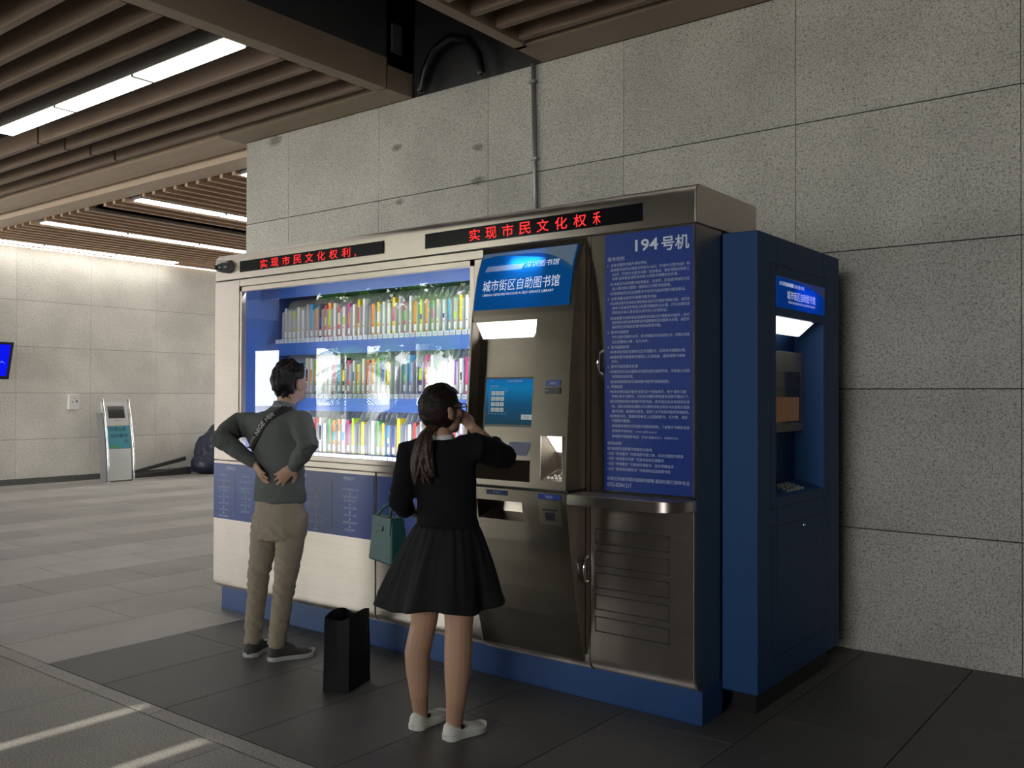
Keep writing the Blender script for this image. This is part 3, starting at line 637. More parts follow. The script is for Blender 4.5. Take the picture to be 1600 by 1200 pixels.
# ------------------------------------------------------------------ books: one object per book
PAL = [('white', (.78, .78, .74)), ('yellow', (.80, .60, .03)), ('orange', (.75, .24, .02)), ('red', (.55, .05, .04)), ('dark blue', (.02, .05, .28)), ('sky blue', (.05, .35, .65)), ('green', (.12, .45, .10)),
       ('lime green', (.45, .65, .04)), ('magenta', (.60, .03, .26)), ('teal', (.03, .33, .33)), ('black', (.02, .02, .022)), ('pale grey', (.5, .5, .5)), ('cream', (.72, .66, .48)), ('purple', (.22, .08, .35))]
PAGES = mat('book_pages', (.75, .72, .64), .9); SPL = mat('spine_label', (.80, .80, .78), .7); DOT = mat('red_dot', (.6, .03, .03), .6)
BM = {n: mat('book_'+n.replace(' ', '_'), c, .45) for n, c in PAL}
ROWN = ['top', 'middle', 'bottom']
def ordinal(n): return '%d%s' % (n, 'th' if 10 <= n % 100 <= 20 else {1: 'st', 2: 'nd', 3: 'rd'}.get(n % 10, 'th'))
rb = random.Random(11); cnt = {}
seq = {0: ['pale grey', 'pale grey', 'lime green', 'cream', 'white', 'pale grey', 'sky blue', 'orange', 'black', 'red', 'orange', 'white', 'red', 'white', 'magenta', 'white', 'yellow', 'white', None, 'orange', 'yellow', 'white', 'white', 'yellow', 'pale grey', 'magenta', 'white', 'orange', 'lime green', 'orange', 'green', 'cream', 'white'],
       2: [None]*8+['white', 'white', 'green', 'orange', 'orange', 'white', 'magenta', 'lime green', None, 'yellow', None, 'white', 'green', 'yellow', 'sky blue', 'dark blue', 'yellow', None, 'white', 'red'],
       1: [None]*6+['white', 'lime green', 'white', 'pale grey', 'white', 'magenta', 'sky blue', 'black', 'magenta', 'white', 'yellow', 'cream', 'red', 'orange', 'green', 'dark blue', 'yellow', None, None, 'teal', 'sky blue', None, 'dark blue', 'magenta', 'white', 'green']}
for r, z in enumerate(SHZ):
    for kslot in range(NS):
        xx = X0S+kslot*PITCH
        if xx > 2.36: break
        s = seq[r]; cn = s[kslot] if kslot < len(s) else rb.choice([p[0] for p in PAL])
        if cn is None and not (kslot < 8 and r): continue
        if cn is None: cn = rb.choice(['white', 'cream', 'pale grey', 'green', 'red', 'sky blue'])
        wdt = rb.uniform(.013, .024); h = rb.uniform(.20, .255); d = rb.uniform(.14, .17); xa = xx+PITCH-.0035-wdt
        b = MB(); b.box(xa, xa+wdt, .49, .50+d, z, z+h); b.mi = 1; b.box(xa+.0015, xa+wdt-.0015, .492, .50+d+.001, z+h-.002, z+h+.0008)
        bo = b.build('book', [BM[cn], PAGES], None, origin=(xa+wdt/2, .5, z))
        tag(bo, '%s book, %s slot from the left on the %s shelf in the machine window' % (cn, ordinal(kslot+1), ROWN[r]), 'book', 'library books on the %s shelf' % ROWN[r])
        l = MB(); l.box(xa+.0003, xa+wdt-.0003, .4892, .4902, z+.014, z+.055); l.mi = 1; l.box(xa+wdt/2-.004, xa+wdt/2+.004, .4888, .4898, z+.060, z+.069)
        if rb.random() < .35:
            l.mi = 2; l.box(xa+.0003, xa+wdt-.0003, .4893, .4902, z+.085, z+h*rb.uniform(.55, .8))
        l.build('spine_label', [SPL, DOT, BM[rb.choice(PAL)[0]]], bo)
# ------------------------------------------------------------------ blue side cabinet with its own screen
SX, S0, S1 = 3.966, .272, 1.43
B = thing('self_service_terminal', 'tall blue terminal cabinet attached at the right end of the vending machine', 'kiosk', (3.88, .85, 0))
NY0, NY1 = .50, 1.18
cb = MB(); cb.box(3.785, SX, S0, NY0, .12, 2.325); cb.box(3.785, SX, NY1, S1, .12, 2.325); cb.box(3.785, SX, NY0, NY1, 2.13, 2.325)
cb.box(3.785, SX, NY0, NY1, .12, 1.03); cb.box(3.785, 3.80, NY0, NY1, 1.03, 2.13)
cb.build('cabinet_body', BLUECAB, B, bevel=.004)
box('cabinet_foot', BLACKPL, B, 3.80, 3.92, .36, 1.38, 0, .12)
rg = MB()
def ring(y0, y1, z0, z1, x=SX+.0008, t=.005):
    for a, b, c, d in [(y0, y1, z0, z0+t), (y0, y1, z1-t, z1), (y0, y0+t, z0, z1), (y1-t, y1, z0, z1)]: rg.box(x-.002, x, a, b, c, d)
ring(.427, 1.24, .98, 2.187); ring(.443, 1.238, .25, .896)
rg.build('panel_seam', DARKGAP, B)
CBs = translucent('backlit_side_blue', (.008, .13, .60), .55, .14)
sp2 = MB(); sp2.box(SX-.001, SX+.004, .498, 1.182, 1.978, 2.132); so2 = sp2.build('illuminated_sign', CBs, B, label='blue backlit title sign')
t2 = MB()
def side(y, z): return lambda a, b: (SX+.0055, y+a, z+b)
put_text(t2, '城市街区自助图书馆', side(.63, 2.026), width=.40, height=.044); put_text(t2, 'URBAN NEIGHBORHOOD·A SELF-SERVICE LIBRARY', side(.645, 2.006), width=.385, height=.011); put_text(t2, '深圳图书馆', side(.725, 2.088), width=.14, height=.019)
for i in range(14): a = .525+i*.0135; wd = .0035+.007*i/13; t2.add([(SX+.0055, a, 2.089), (SX+.0055, a+wd, 2.089), (SX+.0055, a+wd+.008, 2.108), (SX+.0055, a+.008, 2.108)], [(0, 1, 2, 3)])
t2.build('lettering', SIGNW, so2, fix=False)
a3 = MB(); vs = []
for i in range(17): y = .51+.67*i/16; zb = 2.127-.055*max(0, (i-4)/12.)**1.8; vs += [(SX+.005, y, zb), (SX+.005, y, 2.1315)]
a3.add(vs, [(2*i, 2*i+2, 2*i+3, 2*i+1) for i in range(16)]); a3.build('pale_swoosh', translucent('swoosh_side', (.42, .50, .52), .5), so2, fix=False)
MB().tube([(SX-.045, .78, 2.06), (SX-.045, 1.06, 2.06)], .010, 8).build('sign_tube', emitter('side_tube_light', (.85, .95, 1), 22.), B, smooth=True)
dl2 = MB(); dl2.hexa([(3.872, .52, 1.862), (3.872, 1.06, 1.862), (3.86, 1.06, 1.862), (3.86, .52, 1.862), (SX-.004, .52, 1.928), (SX-.004, 1.03, 1.928), (SX-.03, 1.03, 1.94), (SX-.03, .52, 1.94)])
dl2.build('down_light', emitter('side_down_light', (1, .98, .96), 1.8), B)
box('niche_head', BLUECAB, B, 3.80, SX, NY0, NY1, 1.935, 1.978)
box('screen_housing', mat('grey_bezel', (.20, .20, .19), .5), B, 3.80, 3.85, .60, 1.178, 1.342, 1.775, bevel=.004)
box('dark_screen', mat('dull_screen', (.05, .045, .04), .12), B, 3.848, 3.853, .68, 1.122, 1.39, 1.667)
box('screen_image', emitter('screen_warm', (.22, .11, .07), .30), B, 3.852, 3.8545, .69, 1.105, 1.40, 1.53)
MB().prism([(3.80, NY0, 1.03), (SX-.004, NY0, 1.03), (3.80, NY0, 1.075)], (0, NY1-NY0, 0)).build('niche_shelf', BLUECAB, B)
kp = MB()
for i in range(4):
    for j in range(5): xx = 3.84+i*.024; zz = 1.03+.045*(SX-.004-xx)/.162; kp.box(xx, xx+.016, .74+j*.05, .775+j*.05, zz-.006, zz+.008)
kp.build('metal_keypad', mat('key_steel2', (.4, .4, .38), .35, 1.), B)
MB().ball((SX+.003, .865, .862), .010).build('lock_button', CHROME, B, smooth=True)
# ------------------------------------------------------------------ fittings on the walls
cp = thing('conduit_pipe', 'thin grey conduit pipe running up the stone wall behind the machine', 'pipe', (1.515, WY-.03, 2.48))
GALV = mat('galvanised', (.34, .34, .33), .45, .6)
MB().tube([(1.54, WY-.022, 2.49), (1.50, WY-.022, 4.10)], .018, 12, dome=False).build('pipe', GALV, cp, smooth=True)
for z in (3.35, 3.95): box('pipe_clip', GALV, cp, 1.485+(3.35-z)*.03+.005, 1.545+(3.35-z)*.03+.005, WY-.045, WY, z, z+.02)
hs = MB(); hs.tube([(.40, 1.70, 3.98+.12), (.44, 1.70, 4.25), (.55, 1.70, 4.40), (.74, 1.70, 4.46), (.92, 1.70, 4.40), (1.03, 1.70, 4.25), (1.06, 1.70, 4.10)], .035, 10)
tag(hs.build('cable_hose', BLACKPL, None, smooth=True, origin=(.74, 1.7, 4.1)), 'black corrugated hose looping up inside the dark ceiling gap', 'hose')
lf = box('junction_strip', mat('dim_grey', (.10, .10, .11), .6), None, .19, .215, 1.55, 1.66, 4.42, 4.66, origin=(.2, 1.6, 4.5)); tag(lf, 'small grey strip on the side of the dark ceiling gap', 'fitting')
sk = thing('wall_socket', 'small white socket box on the pale wall left of the standing kiosk', 'socket', (-10.2, 4.03, 1.38))
box('socket_body', mat('socket_white', (.72, .71, .68), .5), sk, -10.2, -10.13, 3.94, 4.12, 1.25, 1.52, bevel=.006)
for y, z, s in ((3.99, 1.37, .016), (4.06, 1.38, .024)): box('socket_hole', BLACKPL, sk, -10.131, -10.127, y, y+s, z, z+s*1.3)
MB().tube([(-10.131, 4.04, 1.45), (-10.126, 4.04, 1.45)], .014, 10).build('indicator_lamp', mat('indicator', (.45, .40, .36), .4), sk, smooth=True)
tv = thing('wall_screen', 'blue lit flat screen hanging tilted on the pale wall at the left edge', 'screen', (-9.9, 2.5, 2.05))
def tvp(x, y, z): return (-9.82+x-(2.37-z)*.16, y+(2.37-z)*-.03, z)
mb = MB(); mb.hexa([tvp(-.06, 1.9, 1.76), tvp(0, 1.9, 1.76), tvp(0, 2.86, 1.76), tvp(-.06, 2.86, 1.76), tvp(-.06, 1.9, 2.36), tvp(0, 1.9, 2.36), tvp(0, 2.88, 2.36), tvp(-.06, 2.88, 2.36)]); mb.build('screen_frame', BLACKPL, tv)
mb = MB(); mb.add([tvp(.003, 1.94, 1.81), tvp(.003, 2.815, 1.81), tvp(.003, 2.835, 2.32), tvp(.003, 1.94, 2.32)], [(0, 1, 2, 3)]); mb.build('screen_image', emitter('screen_blue', (.005, .01, .95), .95), tv)
mb = MB(); put_text(mb, '无信号输入', lambda a, b: tvp(.006, 2.3+a, 2.02+b), width=.47, height=.035); mb.build('lettering', emitter('screen_txt', (.4, .5, 1), 1.), tv)
mb = MB(); mb.tube([(-10.2, 2.4, 2.2), (-9.92, 2.4, 2.15)], .03, 8); mb.build('wall_bracket', BLACKPL, tv)
# ------------------------------------------------------------------ standing enquiry kiosk by the left wall
K = thing('enquiry_kiosk', 'white standing touch kiosk with chrome side rails and blue poster by the pale wall', 'kiosk', (-9.6, 4.52, 0))
KW = mat('kiosk_white', (.66, .67, .66), .4); K0, K1 = 4.275, 4.765
def kx(z): return -9.48-.02*z-.15*max(0, z-.25)**1.7
zs = [.0, .2, .4, .56, .75, .96, 1.05, 1.15, 1.25, 1.34, 1.40]
def kpanel(name, z0, z1, y0, y1, mt, d=0., th=.10, par=K, **kw):
    zz = [z0]+[z for z in zs if z0 < z < z1]+[z1]
    return MB().prism([(kx(z)+d, y0, z) for z in zz]+[(kx(z)+d-th, y0, z) for z in reversed(zz)], (0, y1-y0, 0)).build(name, mt, par, **kw)
kpanel('lower_panel', .02, .57, K0+.05, K1-.03, KW); 
po_ = kpanel('poster', .575, .965, K0+.04, K1-.03, None or mat('poster_blue', (.09, .36, .45), .5), .003, .1)
mb = MB()
for i, s in enumerate(['交通信息', '自动查询']): put_text(mb, s, lambda a, b: (kx(.875-.115*i+b)+.006, K0+.085+.02*i+a, .875-.115*i+b), width=.31, height=.072, bold=.02)
mb.build('lettering', mat('poster_text', (.05, .13, .20), .6), po_)
gm = MB(); vs = []
for i in range(13): y = K0+.04+(K1-.03-K0-.04)*i/12; vs += [(kx(.60)+.005, y, .578), (kx(.62)+.005, y, .60+.022*math.sin(i*.5)+.01)]
gm.add(vs, [(2*i, 2*i+2, 2*i+3, 2*i+1) for i in range(12)]); gm.build('green_hill', mat('poster_green', (.12, .38, .20), .5), po_, fix=False)
mb = MB(); mb.ball((kx(.7)+.004, K1-.11, .70), (.003, .035, .035)); mb.tube([(kx(.66)+.004, K1-.085, .665), (kx(.61)+.004, K1-.05, .61)], .005, 6); mb.build('magnifier_picture', mat('poster_lens', (.10, .22, .30), .4), po_)
kpanel('head_panel', .97, 1.385, K0+.05, K1-.03, KW, .01, .12)
kpanel('dark_screen', 1.10, 1.31, K0+.10, K1-.09, mat('kiosk_screen', (.03, .03, .028), .15), .013, .02)
mb = MB(); put_text(mb, 'ZZWC', lambda a, b: (kx(1.05+b)+.0125, K0+.2+a, 1.045+b), width=.13, height=.03, bold=.01); mb.build('lettering', mat('kiosk_grey_text', (.25, .25, .22), .6), K)
kpanel('yellow_strip', .985, 1.005, K0+.2, K1-.18, mat('kiosk_yellow', (.65, .55, .12), .5), .012, .01)
for y in (K0+.02, K1): 
    MB().tube([(kx(z)+.03, y, z) for z in zs[:-1]+[1.43]], .017, 8).build('side_rail', CHROME, K, smooth=True)
kpanel('side_panel', .0, 1.2, K0+.0, K0+.04, mat('kiosk_side', (.22, .22, .22), .4), -.01, .2); kpanel('side_panel', .0, 1.2, K1-.025, K1-.01, MATS['kiosk_side'], -.01, .2)
# ------------------------------------------------------------------ covered bundle and folded board at the foot of the left wall
TARP = mat('navy_tarp', (.014, .018, .045), .42, bump=.35, bscale=14)
tb = MB(); tb.ball((-9.75, 6.75, .42), (.38, .55, .46)); tb.ball((-9.8, 6.75, .68), (.25, .30, .30)); tb.ball((-9.72, 6.45, .2), (.3, .35, .22)); tb.ball((-9.7, 7.1, .3), (.35, .4, .33)); tb.tube([(-9.78, 6.4, .35), (-9.80, 6.28, .20), (-9.80, 6.2, .12)], [.13, .08, .05], 8)
def crumple(p, n): return .03*noise.noise(p*4)+.018*noise.noise(p*11)
bn = tb.skin('covered_bundle', TARP, None, .03, 3, crumple, origin=(-9.75, 6.75, 0)); bn.location.z += 0.0
tag(bn, 'lumpy bundle under a dark navy tarpaulin, half hidden behind the machine', 'bundle')
fb = thing('folded_board', 'dark folded board lying along the foot of the pale wall beside the kiosk', 'board', (-9.85, 5.6, 0))
mb = MB(); mb.hexa([(-9.95, 4.85, 0), (-9.85, 4.85, 0), (-9.85, 6.15, 0), (-9.95, 6.15, 0), (-9.97, 4.85, .05), (-9.87, 4.85, .05), (-9.87, 6.15, .14), (-9.97, 6.15, .14)]); mb.build('lower_leaf', mat('board_dark', (.03, .03, .032), .5), fb)
mb = MB(); mb.hexa([(-10.02, 4.9, .05), (-9.96, 4.9, .05), (-9.94, 6.10, .26), (-10.0, 6.10, .26), (-10.03, 4.9, .09), (-9.97, 4.9, .09), (-9.95, 6.10, .33), (-10.01, 6.10, .33)]); mb.build('upper_leaf', MATS['board_dark'], fb)
ml = thing('monopod', 'white rod with a small black clamp leaning on the tarpaulin bundle', 'stand', (-9.45, 6.7, .6))
MB().tube([(-9.22, 6.66, .70), (-9.33, 6.44, 1.0)], .012, 8).build('rod', mat('rod_white', (.7, .7, .7), .4), ml, smooth=True)
mb = MB(); mb.box(-9.37, -9.29, 6.36, 6.47, .99, 1.06); mb.ball((-9.33, 6.52, 1.06), .03); mb.tube([(-9.33, 6.42, 1.03), (-9.33, 6.56, 1.04)], .012, 8); mb.build('clamp', BLACKPL, ml)
# ------------------------------------------------------------------ the street beyond the open side (seen in the glass)
street = struct(box('ground_street', mat('street_paving', (.34, .33, .30), .8, var=.1, bscale=.6), None, -90, 40, -90, -13.2, -.3, -.02))
struct(box('ceiling_street', CONC, None, -90, -20.5, -30, -13.01, 4.1, 5.0))
for i, (x, y) in enumerate([(-13.9, -11.9), (-27, -26), (-33, -24)]):
    struct(box('column_%d' % (i+1), CONC, None, x-.35, x+.35, y-.35, y+.35, 0, 4.36 if i == 0 else 4.1))
LEAF = translucent('palm_leaf', (.14, .30, .06), .5); TRUNK = mat('palm_trunk', (.12, .10, .075), .9, bump=.6, bscale=20); HEDGE = translucent('tree_leaf', (.10, .22, .05), .5)
def palm_parts(root, h, seed):
    R_ = random.Random(seed); bx_, by_, _ = root.location
    MB().tube([(bx_, by_, 0), (bx_+.05, by_, h*.5), (bx_+.02, by_, h)], [.17, .13, .11], 10).build('trunk', TRUNK, root, smooth=True)
    c = MB()
    for k in range(34):
        az = k*2.4+R_.uniform(-.2, .2); el = R_.uniform(-.2, 1.25); L = R_.uniform(1.7, 2.5); d = V((math.cos(az), math.sin(az), 0)); sd = V((-d.y, d.x, 0)); prev = V((bx_+.02, by_, h)); a = el
        for s in range(12):
            st_ = L/12; q = prev+(d*math.cos(a)+V((0, 0, 1))*math.sin(a))*st_; a -= .17
            ll = .55*math.sin(math.pi*(s+1.2)/13.5)
            for sg_ in (-1, 1):
                for o_ in (0, .5):
                    p0 = prev.lerp(q, o_); tip = p0+sd*sg_*ll+(q-prev).normalized()*ll*.55-V((0, 0, 1))*ll*.35; wv = (q-prev)*.22
                    c.add([p0, p0+wv, tip], [(0, 1, 2)])
            prev = q
    c.build('crown', LEAF, root, fix=False)
for i, (x, y, h, lb) in enumerate([(-17.7, -20.2, 4.0, 'tall palm tree on the street reflected in the middle of the window'), (-12.9, -18.2, 3.9, 'palm tree on the street reflected towards the right of the window'), (-10.7, -15.0, 3.5, 'palm tree on the street nearest the kiosk side of the window'), (-15.4, -15.6, 2.3, 'low palm tree on the street reflected beside the man')]):
    p = thing('palm_tree', lb, 'tree', (x, y, 0), 'street palms'); palm_parts(p, h, i+3)
def broad_tree(lb, x, y, z0, z1, rx, n, seed):
    R_ = random.Random(seed); t = thing('street_tree', lb, 'tree', (x, y, 0), 'street trees'); m_ = MB(); zc = (z0+z1)/2
    for k in range(n):
        d0 = V((R_.gauss(0, 1), R_.gauss(0, 1), R_.gauss(0, 1))).normalized()*R_.uniform(.55, 1)
        c = V((x+d0.x*rx, y+d0.y*rx*.6, zc+d0.z*(z1-z0)/2)); d = V((R_.gauss(0, 1), R_.gauss(0, 1), R_.gauss(0, 1))).normalized(); e = d.orthogonal(); s = R_.uniform(.12, .3)
        m_.add([c-d*s, c+e*s*.5, c+d*s, c-e*s*.5], [(0, 1, 2, 3)])
    m_.build('crown', HEDGE, t, fix=False); MB().tube([(x, y, 0), (x+.1, y, zc)], [.2, .12], 10).build('trunk', TRUNK, t, smooth=True)
for i, (x, y, lb) in enumerate([(-33.0, -40, 'broad green tree far across the street, on the right'), (-38.8, -40, 'broad green tree far across the street, in the middle'), (-45, -41, 'broad green tree far across the street, on the left')]):
    broad_tree(lb, x, y, 3.7+.3*i, 10.5, 2.85, 2600, 20+i)
# ------------------------------------------------------------------ people
SKIN = mat('skin', (.42, .25, .17), .5); SKIND = mat('skin_tan', (.40, .235, .155), .5)
# camera pose copied; both figures placed from image pixels (does not follow the camera)
CAM0 = V((5.701, -3.849, 1.54)); CAM0_YAW = 0.6617
LAT = V((math.cos(CAM0_YAW), math.sin(CAM0_YAW), 0)); AWY = V((-math.sin(CAM0_YAW), math.cos(CAM0_YAW), 0))
CAM0_F = AWY*math.cos(.0114)+V((0, 0, 1))*math.sin(.0114); CAM0_U0 = LAT.cross(CAM0_F); CAM0_R = LAT*math.cos(.0032)+CAM0_U0*math.sin(.0032); CAM0_U = CAM0_U0*math.cos(.0032)-LAT*math.sin(.0032)
def at(u, v, D):                     # an image position (pixel, distance along the view) as a point of the hall
    return CAM0+(CAM0_F+CAM0_R*((u-800)/1425.06)-CAM0_U*((v-600)/1425.06))*D
def heading(a): a = math.radians(a); return AWY*math.cos(a)+LAT*math.sin(a), LAT*math.cos(a)-AWY*math.sin(a)
Z3 = V((0, 0, 1))
def oval(mb, secs, f, r, n=28):
    rings = []
    for c, a, b in secs:
        rings.append([c+r*a*math.cos(2*math.pi*k/n)*(abs(math.cos(2*math.pi*k/n))**-.12 if abs(math.cos(2*math.pi*k/n)) > .01 else 1)+f*b*math.sin(2*math.pi*k/n) for k in range(n)])
    return mb.loft(rings)
def hand(mb, wrist, d, palm, thumb, sc=1., curl=(.25, .3, .2), spread=.1, tout=.9, pip=None):
    """wrist point, finger direction, palm normal (towards what it touches), thumb side; five separate bent fingers"""
    d = V(d).normalized(); thumb = V(thumb); thumb = (thumb-d*thumb.dot(d)).normalized(); palm = V(palm); palm = (palm-d*palm.dot(d)-thumb*palm.dot(thumb)).normalized()
    mb.tube([wrist, wrist+d*.03*sc, wrist+d*.062*sc, wrist+d*.086*sc], [.026*sc, .033*sc, .040*sc, .038*sc], 14, side=thumb, flat=.42)
    for i, (o, L, r) in enumerate([(.029, .073, .0088), (.0098, .082, .009), (-.0098, .076, .0088), (-.0285, .060, .008)]):
        base = wrist+d*(.080-.006*abs(i-1))*sc+thumb*o*sc; dd = (d+thumb*spread*(1.5-i)*.7).normalized(); a = 0; pts = [base-d*.012, base]; q = base
        for sgm, fr_ in enumerate((.46, .30, .24)):
            a += curl[sgm]; q = q+(dd*math.cos(a)+palm*math.sin(a))*L*fr_*sc; pts.append(q)
        mb.tube(pts, [r*sc, r*sc*1.02, r*sc, r*sc*.94, r*sc*.8], 10)
    b0 = wrist+d*.022*sc+thumb*.026*sc; td = (d*.62+thumb*tout+palm*.25).normalized(); t2 = (d*.9+thumb*.35*tout+palm*.3).normalized()
    mb.tube([wrist+d*.012*sc+thumb*.012*sc, b0, b0+td*.034*sc, b0+td*.034*sc+t2*.028*sc, b0+td*.034*sc+t2*.05*sc], [.015*sc, .0145*sc, .0115*sc, .0105*sc, .0085*sc], 10)
def head(mb, c, f, r, u, s=1.):
    ax = (r, f, u); P = lambda x, y, z: c+r*x*s+f*y*s+u*z*s; B = lambda p, q: mb.ball(P(*p), [k_*s for k_ in q], ax)
    B((0, -.012, .03), (.073, .093, .090)); B((0, .035, .0), (.062, .055, .085)); B((0, .030, -.055), (.055, .058, .055)); B((0, .058, -.088), (.026, .026, .022))
    B((0, .080, .028), (.050, .016, .012)); mb.tube([P(0, .088, .018), P(0, .098, -.005), P(0, .108, -.024)], [.008*s, .010*s, .0135*s], 8); B((.012, .094, -.027), (.008, .010, .007)); B((-.012, .094, -.027), (.008, .010, .007))
    B((0, .085, -.052), (.022, .010, .006)); B((0, .083, -.063), (.019, .010, .007)); B((.045, .055, -.012), (.02, .024, .022)); B((-.045, .055, -.012), (.02, .024, .022))
    for sg_ in (-1, 1):
        B((.079*sg_, -.008, -.006), (.014, .021, .033)); B((.088*sg_, -.015, .006), (.008, .015, .019)); B((.077*sg_, .0, -.034), (.008, .010, .011))
    return P
def eyes(par, P, f, r, u, s):
    for sg_ in (-1, 1):
        e = MB(); e.ball(P(.031*sg_, .076, .010), .0125*s, (r, f, u)).build('eye', mat('eye_white', (.6, .58, .55), .3), par, smooth=True); p2 = MB(); p2.ball(P(.031*sg_, .085, .010), .006*s, (r, f, u)); p2.build('pupil', BLACKPL, e) if False else None
def hair_cap(name, mt, par, c, f, r, u, rad, inside, rough=.004, n=(72, 48), freq=(60, 60, 14)):
    rings = []
    for j in range(n[1]+1):
        th = max(.02, min(math.pi-.02, math.pi*j/n[1])); ring_ = []
        for i in range(n[0]):
            ph = 2*math.pi*i/n[0]; x, y, z = math.sin(th)*math.cos(ph), math.sin(th)*math.sin(ph), math.cos(th)
            k = inside(x, y, z); nz = noise.noise(V((x*freq[0]*.1+3, y*freq[1]*.1, z*freq[2]*.1)))*1.4+noise.noise(V((ph*14, z*3, 1)))
            q = 1-.30*(1-k)+rough/rad[2]*nz*k*2
            ring_.append(c+r*x*rad[0]*q+f*y*rad[1]*q+u*z*rad[2]*q)
        rings.append(ring_)
    return MB().loft(rings).build(name, mt, par, smooth=True)
def smooth01(a, b, x): t = max(0, min(1, (x-a)/(b-a))); return t*t*(3-2*t)
def shoe(name, par, heel, d, L, W, up_m, sole_m, top=.085, label=None, laces=None, fused=True):
    d = V((d[0], d[1], 0)).normalized(); sd = V((-d.y, d.x, 0)); o = V((heel[0], heel[1], 0))
    def outl(s): return W*(.40*math.sqrt(max(0, 1-((s-.13)/.13)**2)) if s < .13 else (.40-.04*math.sin(math.pi*(s-.13)/.35) if s < .48 else (.40+.10*math.sin(math.pi*(s-.48)/.5*.9) if s < .75 else .49*math.sqrt(max(0, 1-((s-.72)/.28)**2)))))
    S = [.003, .02, .06, .13, .22, .34, .48, .6, .7, .8, .88, .94, .98, .997]
    def h(s): return (top*(.78+.22*min(1, s/.06)) if s < .3 else top-(top-.045)*smooth01(.3, .72, s)) if s < .72 else .045-.018*smooth01(.72, 1, s)
    rings = []
    for s in S:
        w_ = max(.004, outl(s)); hh = h(s)*(.75+.25*min(1, (1-s)/.06)); rings.append([o+d*L*s+sd*w_*math.cos(a)*(1 if i_ else 1)+Z3*(.018+(hh-.018)*max(0, math.sin(a))**.8) for i_, a in enumerate([math.pi*k/12 for k in range(13)])])
    up_o = MB().loft(rings, closed=True).build(name, up_m, par, smooth=True, label=label)
    so = MB(); rr = []
    for s in S: w_ = max(.005, outl(s)+.004); rr.append([o+d*(L*s)+sd*w_+Z3*.0, o+d*(L*s)-sd*w_, o+d*(L*s)-sd*w_+Z3*(.026+.012*smooth01(.85, 1, s)), o+d*(L*s)+sd*w_+Z3*(.026+.012*smooth01(.85, 1, s))])
    so.loft(rr).build('shoe_sole', sole_m, up_o, bevel=.003)
    if laces:
        l = MB()
        for s in (.36, .42, .48, .54): l.tube([o+d*L*s+sd*.022+Z3*(h(s)-.003), o+d*L*(s+.015)+Z3*(h(s)+.005), o+d*L*s-sd*.022+Z3*(h(s)-.003)], .003, 6)
        l.build('laces', laces, up_o)
    return up_o
# ---- the man: grey pullover, hands on the small of his back
DM = 5.30
def m_(u, v, t=0.): return at(u, v, DM+t)
fB, rB = heading(30); fH, rH = heading(36)
man = None
JACK = dict(lsh=m_(373, 664, .09), rsh=m_(471, 660, -.09), lel=m_(343, 684, -.06), rel=m_(481, 696, -.30), lwr=m_(398, 724, -.06), rwr=m_(459, 729, -.165))
hc = m_(455, 600, -.005)
uH = (Z3+fH*.0-AWY*.02).normalized(); fHh = (fH+Z3*.06).normalized(); rHh = fHh.cross(uH).normalized(); uHh = rHh.cross(fHh)
HFOOT = ((1.357, -.554), (1.217, -.584)); FD = ((.104, .265), (-.45, .89))
hipR, hipL = m_(458, 812, -.03), m_(417, 812, .05)
kneeR, kneeL = m_(446, 903, -.05), m_(404, 903, .05)
ankR = V((HFOOT[0][0]+.02, HFOOT[0][1]+.05, .09)); ankL = V((HFOOT[1][0]-.02, HFOOT[1][1]+.045, .09))
b = MB(); PH = head(b, hc, fHh, rHh, uHh, .98)
b.tube([hc-uHh*.05-fHh*.02, m_(447, 634, .0), m_(441, 648, .0)], [.060, .060, .068], 14)
TOR = [(m_(441, 646), .075, .06), (m_(425, 656), .15, .075), (m_(424, 670), .165, .09), (m_(432, 700), .145, .095), (m_(438, 735), .13, .088), (m_(437, 770), .13, .09), (m_(437, 800), .14, .095), (m_(437, 825), .13, .09)]
oval(b, TOR, fB, rB)
b.tube([JACK['lsh'], JACK['lel'], JACK['lwr']], [.05, .041, .027], 12); b.tube([JACK['rsh'], JACK['rel'], JACK['rwr']], [.05, .041, .027], 12)
b.tube([hipR, kneeR, ankR], [.075, .052, .038], 14); b.tube([hipL, kneeL, ankL], [.075, .052, .038], 14)
for an, dd in ((ankR, FD[0]), (ankL, FD[1])): dv_ = V((dd[0], dd[1], 0)).normalized(); b.tube([V((an.x, an.y, .042)), V((an.x, an.y, .034))+dv_*.10], [.026, .016], 10, flat=.6)
hand(b, JACK['lwr'], m_(411, 747, -.125)-JACK['lwr'], fB*1.0+rB*.35, -rB-Z3*.6+fB*.8, .98, (.12, .18, .15), .12)
hand(b, JACK['rwr'], m_(438, 748, -.145)-JACK['rwr'], fB, rB*.8-Z3*.5+fB*.6, .98, (.10, .15, .12), .16)
man = b.skin('person', SKIN, None, .005, 3, origin=(1.29, -.57, 0))
tag(man, 'man in grey pullover and khaki trousers, hands on his back, facing the book window', 'person')
eyes(man, PH, fHh, rHh, uHh, .98)
HAIR = mat('black_hair', (.009, .008, .008), .42, bump=.5, bscale=140, spec=.3)
def man_hair(x, y, z):
    lim = .28 if z > .25 else .02
    k = 1-smooth01(.38, .62, y) if z < .52 else 1.0
    if z < -.05: k = min(k, 1-smooth01(-.05, .15, y))
    if abs(x) > .5 and z < .16: k = min(k, 1-smooth01(-.30, -.12, y)*smooth01(.16, .02, z) if False else 1-smooth01(-.30, -.14, y)*(1-smooth01(-.0, .16, z)))
    return min(k, smooth01(-.98, -.86, z-.18*max(0, y)))
hair_cap('hair', HAIR, man, hc+uHh*.024*1-fHh*.012, fHh, rHh, uHh, (.092, .113, .117), man_hair, .006)
